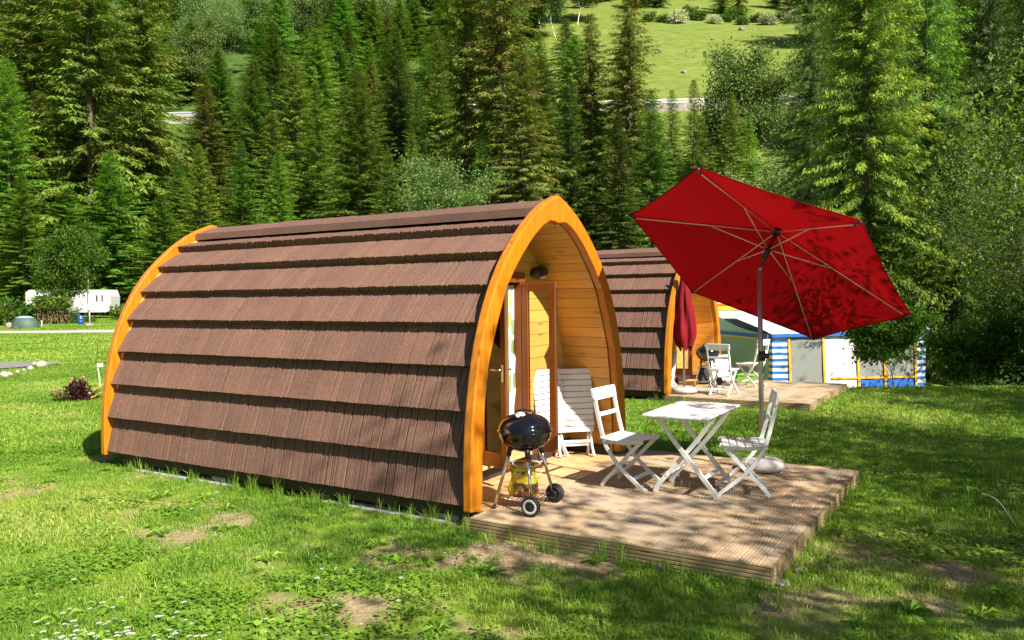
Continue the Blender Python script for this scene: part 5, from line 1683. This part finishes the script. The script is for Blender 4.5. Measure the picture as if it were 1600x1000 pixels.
# ------------------------------------------------------------------ hill road, wall and rail
M_asphalt = simple('grey_asphalt', (.16, .16, .16), .9, var=.15, scale=3)
M_track = simple('pale_gravel_track', (.46, .42, .36), .95, var=.15, scale=2)
xs = np.linspace(-150, 160, 63)
V = []; 
for x in xs:
    V += [(x, 151.0, tz(x, 151.0) + .12), (x, 156.6, tz(x, 156.6) + .12)]
mk('hill_road', np_mesh('hill_road', V, np.array([(2 * k, 2 * k + 2, 2 * k + 3, 2 * k + 1) for k in range(62)])), M_asphalt, kind='structure')
wall = thing('retaining_wall', 'pale rubble retaining wall carrying the hill road below the pasture', 'wall', (0, 150, 0))
M_rubble = simple('pale_rubble_stone', (.27, .24, .19), .95, var=.45, scale=1.2, bmp=.8)
for k in range(31):
    x0 = -150 + k * 10; mb = MB()
    za, zb = tz(x0, 150.6), tz(x0 + 10, 150.6)
    mb.add([(x0, .35, za + .25), (x0 + 9.98, .35, zb + .25), (x0 + 9.98, -.25, zb - 3.4), (x0, -.25, za - 3.4), (x0, .9, za + .25), (x0 + 9.98, .9, zb + .25), (x0 + 9.98, .9, zb - 3.4), (x0, .9, za - 3.4)],
           [(0, 3, 2, 1), (0, 1, 5, 4), (4, 5, 6, 7), (0, 4, 7, 3), (1, 2, 6, 5)])
    mb.build('wall_section', M_rubble, wall)
rail = thing('guard_rail', 'galvanised two-bar guard rail along the hill road', 'guard rail', (0, 150.9, 0))
M_galv = simple('galvanised_steel', (.60, .61, .60), .45, .4, var=.06)
for dz in (.55, 1.0):
    mb = MB(); mb.bar([(x, 0, tz(x, 150.9) + dz) for x in xs], .10, .28, (0, 1, 0)); mb.build('rail_bar', M_galv, rail)
for k in range(62):
    x = -150 + k * 5; mb = MB(); mb.box((x, .12, tz(x, 150.9) + .5), (.12, .10, 1.1)); mb.build('rail_post', M_galv, rail)

# ------------------------------------------------------------------ left field: track, pitch, tent, caravan, hedge
V = []
tx = np.linspace(-70, 12, 42)
for x in tx:
    V += [(x, 45.4 + .004 * x, tz(x, 45.4) + .03), (x, 49.2 + .004 * x, tz(x, 49.2) + .03)]
mk('gravel_track', np_mesh('gravel_track', V, np.array([(2 * k, 2 * k + 2, 2 * k + 3, 2 * k + 1) for k in range(41)])), M_track, kind='structure')
pts = []
for k in range(28):
    t = 2 * math.pi * k / 28; q = 1 + .06 * math.sin(3 * t) + .04 * math.sin(7 * t)
    pts.append((-15.2 + 2.45 * q * math.cos(t), 22.2 + 1.65 * q * math.sin(t), .035))
mb = MB(); mb.poly(pts); mb.build('gravel_pitch', simple('grey_gravel', (.20, .185, .165), .95, var=.3, scale=6, bmp=.5), None, kind='structure')
for k, (px, py) in enumerate(((63, 571), (45, 577), (25, 582), (4, 587), (12, 586), (52, 569), (35, 580))):
    Y = CAMH * FPX / (py - (471 - 8.5 * px / 800)); x = px2x(px, Y)
    s = (.15, .10, .06, .11, .07, .07, .06)[k]
    rock('stone', (x, Y, .05), (s, s * .8, s * .7), 80 + k, ['pale stone at the right end of the gravel pitch', 'pale stone second from right end of the pitch border', 'small stone in front of the gravel pitch', 'pale stone of the pitch border at picture edge', 'small stone beside the border stone at picture edge', 'flat stone on far side of the gravel pitch end', 'tiny stone in middle of the pitch border'][k], 'stones bordering the gravel pitch', 2, simple('pale_stone%d' % k, (.40, .38, .33), .9, var=.3))
# dome tent
tl_ = at_ground(38, 53.5)
tent = thing('dome_tent', 'low dark green dome tent with pale blue top on the far lawn', 'tent', tl_, R(12))
M_tent = simple('dark_green_tent_fabric', (.022, .045, .032), .6, var=.15); M_tent2 = simple('pale_blue_tent_fabric', (.30, .38, .48), .6, var=.08); M_tent3 = simple('grey_green_tent_fabric', (.05, .09, .065), .6, var=.1)
def dome(t0, t1, z0, z1, mat, nm):
    mb = MB(); V = []; n, m = 14, 6
    for i in range(n + 1):
        t = t0 + (t1 - t0) * i / n
        for j in range(m + 1):
            e = z0 + (z1 - z0) * j / m
            q = .94 * math.cos(e) ** .75
            V.append((q * math.cos(t) * .95, q * math.sin(t) * .75, .82 * math.sin(e)))
    mb.add(V, [(i * (m + 1) + j, (i + 1) * (m + 1) + j, (i + 1) * (m + 1) + j + 1, i * (m + 1) + j + 1) for i in range(n) for j in range(m)], True)
    mb.build(nm, mat, tent)
dome(R(0), R(130), 0, R(58), M_tent, 'fly_panel'); dome(R(130), R(235), 0, R(58), M_tent, 'fly_panel'); dome(R(235), R(300), 0, R(58), M_tent3, 'fly_panel'); dome(R(300), R(360), 0, R(58), M_tent3, 'fly_panel'); dome(0, R(360), R(58), R(89.9), M_tent2, 'roof_panel')
mb = MB(); mb.tube(curve([(-.9, -.1, .02), (-.6, -.2, .6), (0, -.2, .83), (.6, -.2, .6), (.9, -.1, .02)], 5), .012, 6); mb.build('tent_pole', M_black, tent)
rock('rucksack', at_ground(14, 53, .18), (.3, .25, .28), 91, 'grey-brown bundle lying left of the dome tent', None, 2, simple('grey_brown_cloth', (.30, .24, .2), .9)).__setitem__('category', 'bag')
rock('rucksack', at_ground(25, 52.4, .1), (.34, .18, .13), 92, 'black and white bundle in front of the dome tent', None, 2, simple('black_cloth', (.06, .06, .06), .9, var=.9, scale=9)).__setitem__('category', 'bag')
# caravan
cl_ = at_ground(116, 71)
cvn = thing('caravan', 'white caravan half hidden by the leafy tree on the far lawn', 'caravan', cl_, R(6))
M_cvn = simple('white_caravan_shell', (.5, .5, .49), .35, var=.03); M_win = simple('dark_window_pane', (.05, .055, .05), .08, var=.1); M_curt = simple('pale_window_curtain', (.5, .48, .42), .7)
mb = MB(); pr = [(-3.5, .55), (3.1, .55), (3.45, .75), (3.5, 1.9), (3.3, 2.5), (-3.2, 2.55), (-3.5, 2.3)]
mb.prism([(x, -1.05, z) for x, z in pr], (0, 2.1, 0)); mb.build('body', M_cvn, cvn)
for x0, x1 in ((-2.8, -1.7), (-.9, -.3), (2.15, 2.4), (2.62, 2.85)):
    mb = MB(); mb.box(((x0 + x1) / 2, -1.06, 1.75), (x1 - x0, .03, .55), bev=.01); wq = mb.build('window', M_win, cvn)
    mb = MB(); mb.box((x0 + .06, -1.08, 1.75), (.10, .01, .5)); mb.build('window_curtain', M_curt, wq)
mb = MB(); mb.box((2.5, -1.06, 1.55), (.9, .02, 1.6)); mb.build('door', M_cvn, cvn)
for x in (-.3, .5):
    mb = MB(); mb.lathe([(.1, -.08), (.3, -.09), (.32, 0), (.3, .09), (.1, .08)], (x, -.95, .32), 18, Matrix.Rotation(R(90), 3, 'X')); mb.build('wheel', M_rubber, cvn)
mb = MB(); mb.box((2.5, -1.25, .3), (.7, .35, .05)); mb.box((2.2, -1.25, .15), (.05, .3, .3)); mb.box((2.8, -1.25, .15), (.05, .3, .3)); mb.build('step', M_steel, cvn)
# leafy tree, clipped hedge and bushes around the caravan
broad('leafy_tree', 'round leafy green tree standing before the white caravan on the far lawn', at_ground(104, 64), 7.0, .8, 321, 'leaf', .19, 4, .3, 4, M_bark, GS, 'tree', .12, .34, 1.0)
hx = at_ground(82, 60)
hd = thing('hedge', 'clipped hedge with bare brown lower stems left of the campsite tree', 'hedge', hx)
mb = MB()
for k in range(60):
    x = rng.uniform(-1.0, 1.0); y = rng.uniform(-.6, .6); mb.tube([(x, y, 0), (x + rng.uniform(-.15, .15), y, rng.uniform(1.1, 1.5))], [.03, .012], 4, caps=False)
mb.build('stems', simple('brown_hedge_stems', (.20, .145, .07), .9, var=.3), hd)
def block_leaves(n, sx, sy, z0, z1, size, seed):
    r = np.random.default_rng(seed); B = np.stack([r.uniform(-sx, sx, n), r.uniform(-sy, sy, n), r.uniform(z0, z1, n)], 1)
    d = unit(r.normal(0, 1, (n, 3))); sd = unit(np.cross(d, r.normal(0, 1, (n, 3)))); L_ = size * r.uniform(.6, 1.3, n); t = r.uniform(0, .8, n)
    V, F, tp, rn = kites(B, d, sd, L_, L_ * .6, t, t, r.uniform(0, 1, n)); return np_mesh('hedge_leaves', V, F, False, {'tip': tp, 'rnd': rn})
mk('foliage', block_leaves(2600, 1.15, .8, 1.15, 1.95, .2, 7), LF['light'], hd)
mk('lower_foliage', block_leaves(900, 1.05, .7, .1, 1.2, .18, 8), LF['dry'], hd)
bush('dark bush at the foot of the campsite tree, beside the blue barrel', at_ground(108, 61, -.1), 1.25, LF['leaf'], 0, sz=1.35, group='bushes on the far lawn')
bush('dark bush right of the blue barrel by the white post', at_ground(139, 63, -.1), .6, LF['dark'], 1, sz=.8, group='bushes on the far lawn')
bush('tall wild bush behind the hedge left of the caravan', at_ground(52, 66, -.1), 1.3, LF['leaf'], 1, group='bushes on the far lawn')
bl = thing('barrel', 'blue barrel under the leafy tree by the caravan', 'barrel', at_ground(126, 58.5))
bl.scale = (.72, .72, .75)
M_blue = simple('blue_plastic', (.015, .07, .36), .4, var=.05)
mb = MB(); mb.lathe([(.22, 0), (.26, .04), (.27, .25), (.285, .27), (.285, .31), (.27, .33), (.27, .52), (.285, .54), (.285, .58), (.27, .6), (.26, .84), (.22, .88)], n=20); mb.build('drum', M_blue, bl)
mb = MB(); mb.lathe([(.1, .88), (.1, .92), (.02, .925)], n=14); mb.build('bung', M_black, bl)
ps = thing('power_post', 'white power post with meter box right of the blue barrel', 'post', at_ground(140, 56.5))
mb = MB(); mb.tube([(0, 0, 0), (0, 0, 2.0)], .045, 8); mb.build('post', M_cvn, ps)
mb = MB(); mb.box((.06, 0, 1.3), (.26, .2, .5), bev=.02); mb.build('meter_box', M_cvn, ps)
mb = MB(); mb.box((0, 0, .06), (.4, .4, .14), bev=.03); mb.build('foot', M_block, ps)
ps = thing('lamp_post', 'thin white mast rising over the leafy tree by the caravan', 'mast', at_ground(139, 70))
mb = MB(); mb.tube([(0, 0, 0), (0, 0, 5.1)], .05, 8); mb.build('mast', M_cvn, ps)
mb = MB(); mb.box((0, 0, 4.7), (.16, .16, .8), bev=.03); mb.build('head', M_cvn, ps)
mb = MB(); mb.tube([(0, 0, 0), (0, 0, .42)], .04, 8); o = mb.build('marker_post', M_cvn, None, loc=at_ground(65, 54), label='short white marker post right of the dome tent', category='post')
mb = MB(); mb.box((0, 0, .45), (.11, .11, .06), bev=.01); mb.build('cap', M_cvn, o)
# pitch number peg, plum bush and orange cords on the near lawn
pg = thing('pitch_peg', 'white peg with small square plate near the plum bush', 'peg', (-8.33, 16.3, 0), R(20))
mb = MB(); mb.bar([(.02, 0, -.05), (0, 0, .25), (-.03, 0, .50)], .018, .022, (0, 1, 0)); mb.build('stake', M_cvn, pg)
mb = MB(); mb.box((.02, -.014, .47), (.115, .01, .075), bev=.002); mb.build('plate', M_cvn, pg)
pbm = bush_mesh(231, 1.0, 1500, .14, .5, .05)
t = thing('plum_bush', 'low dark purple-leaved bush on the open lawn', 'bush', (-7.74, 14.35, 0))
mk('stems', stems_mesh(9, 1.0, 16), M_twig, t).scale = (.40, .34, .40)
mk('foliage', pbm, LF['plum'], t).scale = (.43, .36, .40)
M_pink = simple('pink_bloom', (.75, .12, .22), .6)
for a, b, c in ((.33, -.2, .14), (.05, -.25, .40), (.22, -.18, .42), (-.3, -.2, .2)):
    mb = MB(); mb.lathe([(.004, -.01), (.025, 0), (.03, .015), (.012, .03)], (a, b, c), 7); mb.build('bloom', M_pink, t)
M_cord = simple('orange_cord', (.85, .33, .04), .6)
for k, (a, b) in enumerate((((143, 613), (172, 601)), ((139, 626), (172, 613)), ((158, 629), (174, 620)))):
    q = []
    for px, py in (a, b):
        Y = CAMH * FPX / (py - (471 - 8.5 * px / 800)); q.append(Vector((px2x(px, Y), Y, .05)))
    n_ = 12; path = [q[0].lerp(q[1], i / n_) + Vector((0, .03 * math.sin(i * 1.3), .02 + .05 * (i / n_))) for i in range(n_ + 1)]
    mb = MB(); mb.tube(path, .008, 6); mb.build('cord', M_cord, None, label=['upper orange cord stretched over the lawn from the plum bush to the pod', 'middle orange cord stretched from the plum bush to the pod', 'short lowest orange cord by the rear arch of the pod'][k], category='cord', group='orange cords on the lawn')

# ------------------------------------------------------------------ striped awning and its caravan
YF = 22.0
def ap(px, py, Y=YF):
    return Vector((px2x(px, Y), Y, CAMH - (py - (471 - 8.5 * px / 800)) / FPX * Y))
aw = thing('awning', 'white blue-striped tent awning with yellow piping behind the rear deck', 'awning', (0, 0, 0))
gz = -1.25
def stripe_mat(name, n1=9.0):
    m, nt, b = nmat(name)
    tc = nt.nodes.new('ShaderNodeTexCoord'); sp = nt.nodes.new('ShaderNodeSeparateXYZ'); nt.links.new(tc.outputs['Object'], sp.inputs[0])
    f = math_(nt, 'FRACT', math_(nt, 'MULTIPLY', math_(nt, 'ADD', sp.outputs['Z'], 5.0), 1 / .172))
    c = mixc(nt, math_(nt, 'GREATER_THAN', f, .52), (.78, .79, .80), (.01, .14, .55))
    nt.links.new(c, b.inputs['Base Color']); b.inputs['Roughness'].default_value = .6
    bump(nt, b, noise(nt, 5, 3, .6, tc.outputs['Object']), .4, .03)
    return m
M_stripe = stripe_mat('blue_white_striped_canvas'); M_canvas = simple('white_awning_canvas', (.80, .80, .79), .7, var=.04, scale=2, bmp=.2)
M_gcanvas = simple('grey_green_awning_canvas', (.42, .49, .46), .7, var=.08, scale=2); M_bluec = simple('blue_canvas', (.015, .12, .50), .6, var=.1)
M_pipe = simple('yellow_orange_piping', (.80, .42, .02), .6, var=.05)
def mesh_mat():
    m, nt, b = nmat('grey_window_film')
    b.inputs['Base Color'].default_value = (.40, .41, .38, 1); b.inputs['Roughness'].default_value = .25
    t = nt.nodes.new('ShaderNodeBsdfTransparent'); mx = nt.nodes.new('ShaderNodeMixShader'); mx.inputs[0].default_value = .62
    nt.links.new(t.outputs[0], mx.inputs[1]); nt.links.new(b.outputs[0], mx.inputs[2]); nt.links.new(mx.outputs[0], nt.nodes['Material Output'].inputs[0])
    return m
M_film = mesh_mat()
EV = .62
def xf(px): return px2x(px, YF)
def panel(nm, x0, x1, z0, z1, mat, y=YF, wave=.012, par=None, lean=0.0):
    mb = MB(); n = 10; V = []
    for i in range(n + 1):
        u = i / n
        for z in (z0, (z0 + z1) / 2, z1):
            V.append((x0 + (x1 - x0) * u + lean * (z1 - z) * .0, y + wave * math.sin(u * 9 + z * 3), z))
    mb.add(V, [(i * 3 + j, i * 3 + 3 + j, i * 3 + 4 + j, i * 3 + 1 + j) for i in range(n) for j in range(2)], True)
    return mb.build(nm, mat, par or aw)
EVR = .74
panel('striped_panel', xf(1207), xf(1233), gz, EV, M_stripe)
wp = panel('window_panel', xf(1236), xf(1287), gz, EV, M_film)
panel('blank_panel', xf(1288), xf(1340), gz, EV + .02, M_canvas)
panel('window_panel', xf(1343), xf(1382), -.54, EVR - .05, M_film); panel('window_panel', xf(1384), xf(1430), -.54, EVR - .05, M_film)
panel('skirt_panel', xf(1343), xf(1382), gz, -.55, M_bluec); panel('skirt_panel', xf(1384), xf(1430), gz, -.55, M_bluec)
panel('striped_panel', xf(1433), xf(1447), gz, EVR - .02, M_stripe)
for px in (1234.5, 1288, 1341.5, 1383, 1431):
    mb = MB(); mb.bar([(xf(px + 2), YF - .02, gz), (xf(px - 2), YF - .02, EV if px < 1342 else EVR - .05)], .06, .015, (1, 0, 0)); mb.build('piping', M_pipe, aw)
mb = MB(); mb.bar([(xf(1300), YF - .021, -.56), (xf(1431), YF - .021, -.54)], .05, .015, (0, 0, 1)); mb.build('piping', M_pipe, aw)
mb = MB(); mb.bar([(xf(1343), YF - .021, EVR - .07), (xf(1431), YF - .021, EVR - .05)], .06, .015, (0, 0, 1)); mb.build('piping', M_pipe, aw)
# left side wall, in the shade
BX, BY, BZ = px2x(1121, 25.6), 25.6, 1.08
def sidew(u, z): return Vector((xf(1207) + (BX - xf(1207)) * u, YF + (BY - YF) * u, z))
mb = MB(); n = 8; V = []
for i in range(n + 1):
    u = i / n
    V += [sidew(u, gz), sidew(u, EV - .10), sidew(u, EV), sidew(u, EV + (BZ - EV) * u - .10 * math.sin(math.pi * u))]
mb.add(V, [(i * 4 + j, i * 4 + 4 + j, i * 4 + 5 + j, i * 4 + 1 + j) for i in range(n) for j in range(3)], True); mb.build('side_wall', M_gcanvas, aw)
off = Vector((-.02, -.012, 0))
mb = MB(); mb.bar([sidew(0, EV - .05) + off, sidew(1, EV - .05) + off], .10, .012, (0, 0, 1)); mb.build('side_band', M_bluec, aw)
mb = MB(); mb.bar([sidew(.06, gz) + off, sidew(.05, EV - .25) + off, sidew(.10, EV - .13) + off, sidew(.86, EV - .13) + off, sidew(.90, EV - .25) + off, sidew(.90, gz) + off], .06, .012, (0, 0, 1)); mb.build('piping', M_pipe, aw)
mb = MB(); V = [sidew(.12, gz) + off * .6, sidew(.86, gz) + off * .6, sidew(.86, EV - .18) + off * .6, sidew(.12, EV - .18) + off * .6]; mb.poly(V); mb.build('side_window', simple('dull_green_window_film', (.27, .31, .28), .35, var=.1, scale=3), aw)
mb = MB()       # striped return of the front left corner
mb.poly([sidew(0, gz) + off, sidew(.055, gz) + off, sidew(.055, EV - .1) + off, sidew(0, EV - .1) + off]); mb.build('corner_strip', M_stripe, aw)
# roof rising to the caravan
mb = MB(); n, m = 16, 8; V = []
for i in range(n + 1):
    u = i / n
    for j in range(m + 1):
        v = j / m
        x0 = xf(1207) + (BX - xf(1207)) * v; x1 = xf(1452) + .5 * v
        ev = EV + (EVR - EV) * u
        V.append((x0 + (x1 - x0) * u, YF - .06 + (BY - YF) * v, ev + .02 + (BZ + .12 - ev) * v ** .85 - .04 * math.sin(math.pi * v) * abs(math.sin(u * 9.4))))
mb.add(V, [(i * (m + 1) + j, (i + 1) * (m + 1) + j, (i + 1) * (m + 1) + j + 1, i * (m + 1) + j + 1) for i in range(n) for j in range(m)], True); mb.build('roof_canvas', M_canvas, aw)
mb = MB(); mb.bar([(xf(1205), YF - .08, EV + .0), (xf(1340), YF - .08, EV + .03), (xf(1452), YF - .08, EVR - .02)], .09, .012, (0, 0, 1)); mb.build('eave_band', M_bluec, aw)
mb = MB(); mb.tube([sidew(.03, EV + .05) + Vector((-.1, -.1, 0)), sidew(.0, -1.2) + Vector((-.75, -1.0, 0))], .018, 6); mb.build('storm_strut', M_alu, aw)
# wall on the far right and the lettering on the window
mb = MB(); mb.poly([(xf(1447), YF, gz), (xf(1447) + .9, BY, gz), (xf(1447) + .9, BY, BZ), (xf(1447), YF, EVR - .02)]); mb.build('side_wall', M_gcanvas, aw)
fc = bpy.data.curves.new('lettering', 'FONT'); fc.body = 'CAMP'; fc.size = .30; fc.extrude = .002
fo = bpy.data.objects.new('lettering_source', fc); C.objects.link(fo)
bpy.context.view_layer.update()
tm = bpy.data.meshes.new_from_object(fo.evaluated_get(bpy.context.evaluated_depsgraph_get()))
bpy.data.objects.remove(fo)
M_print = simple('dark_print', (.05, .05, .055), .6)
lt = mk('lettering', tm, M_print, wp); lt.location = (xf(1257), YF - .03, .30); lt.rotation_euler = (R(90), 0, 0); lt.scale = (.62, .8, 1)
# caravan behind the awning
cv2 = thing('caravan', 'white caravan with orange and yellow bands behind the striped awning', 'caravan', (0, 0, 0))
mb = MB(); mb.box((8.9, BY + 1.25, .72), (6.4, 2.2, 2.9), bev=.12); mb.build('body', M_cvn, cv2)
M_or = simple('orange_red_band', (.62, .10, .02), .4); M_ye = simple('yellow_band', (.80, .55, .01), .4)
mb = MB(); mb.box((8.9, BY + .142, 1.42), (6.2, .012, .075)); mb.build('orange_band', M_or, cv2)
mb = MB(); mb.box((8.9, BY + .142, 1.315), (6.2, .012, .12)); mb.build('yellow_band', M_ye, cv2)
for x0, x1 in ((5.9, 6.75), (7.9, 9.1)):
    mb = MB(); mb.box(((x0 + x1) / 2, BY + .142, 1.72), (x1 - x0, .014, .42), bev=.005); wq = mb.build('window', M_win, cv2)
    mb = MB(); mb.box((x0 + .2, BY + .13, 1.72), (.34, .008, .38)); mb.box((x1 - .2, BY + .13, 1.72), (.34, .008, .38)); mb.build('window_curtain', simple('lilac_grey_curtain', (.30, .30, .36), .8, var=.3, scale=20), wq)
# camping chairs seen through the awning window
M_seat = simple('dark_blue_seat_cloth', (.05, .07, .12), .8, var=.3)
M_seat2 = simple('light_grey_seat_cloth', (.42, .42, .40), .8, var=.2)
for k, (x, mt, lab) in enumerate(((xf(1244), M_seat, 'dark camping chair seen through left part of the awning window'), (xf(1262), M_seat2, 'pale striped camping chair in the middle of the awning window'), (xf(1281), M_seat, 'dark blue camping chair at right end of the awning window'))):
    t = thing('camping_chair', lab, 'chair', (x, YF + .9 + .1 * k, gz), R(180 + 10 * (k - 1)), 'camping chairs inside the awning')
    mb = MB(); mb.box((0, 0, .42), (.42, .42, .04), bev=.015); mb.build('seat', mt, t)
    for j in range(4):
        mb = MB(); mb.box((0, .22 + .02 * j, .52 + .11 * j), (.42, .02, .07), bev=.008); mb.build('back_strap', mt, t)
    for sx in (-1, 1):
        mb = MB(); mb.tube(curve([(sx * .22, -.22, 0), (sx * .23, .0, .30), (sx * .23, .22, .46), (sx * .22, .30, .95), (sx * .17, .31, 1.0)], 4), .014, 6); mb.build('frame_tube', M_alu, t)
        mb = MB(); mb.tube(curve([(sx * .23, .26, 0), (sx * .23, -.1, .42), (sx * .24, -.2, .62), (sx * .24, .2, .64)], 4), .014, 6); mb.build('arm_tube', M_alu, t)
ft = thing('camping_table', 'small white table inside the awning in front of the dark chair', 'table', (xf(1245), YF + .5, gz))
mb = MB(); mb.box((0.05, 0, .52), (.75, .5, .03), bev=.008); mb.build('top', M_cvn, ft)
for sx in (-1, 1):
    for sy in (-1, 1):
        mb = MB(); mb.tube([(sx * .3, sy * .2, 0), (sx * .26, sy * .17, .51)], .012, 6); mb.build('leg', M_alu, ft)
# a dry stalk in the shaded lawn
mb = MB(); mb.tube(curve([(0, 0, .0), (-.10, .02, .16), (-.16, .03, .22), (-.24, .05, .25)], 4), [.004] * 12 + [.003], 5)
mb.build('dry_stalk', simple('dry_stalk', (.50, .42, .28), .8), None, loc=(3.72, 5.95, 0), label='dry pale stalk sticking out of the grass at the right edge', category='stalk')
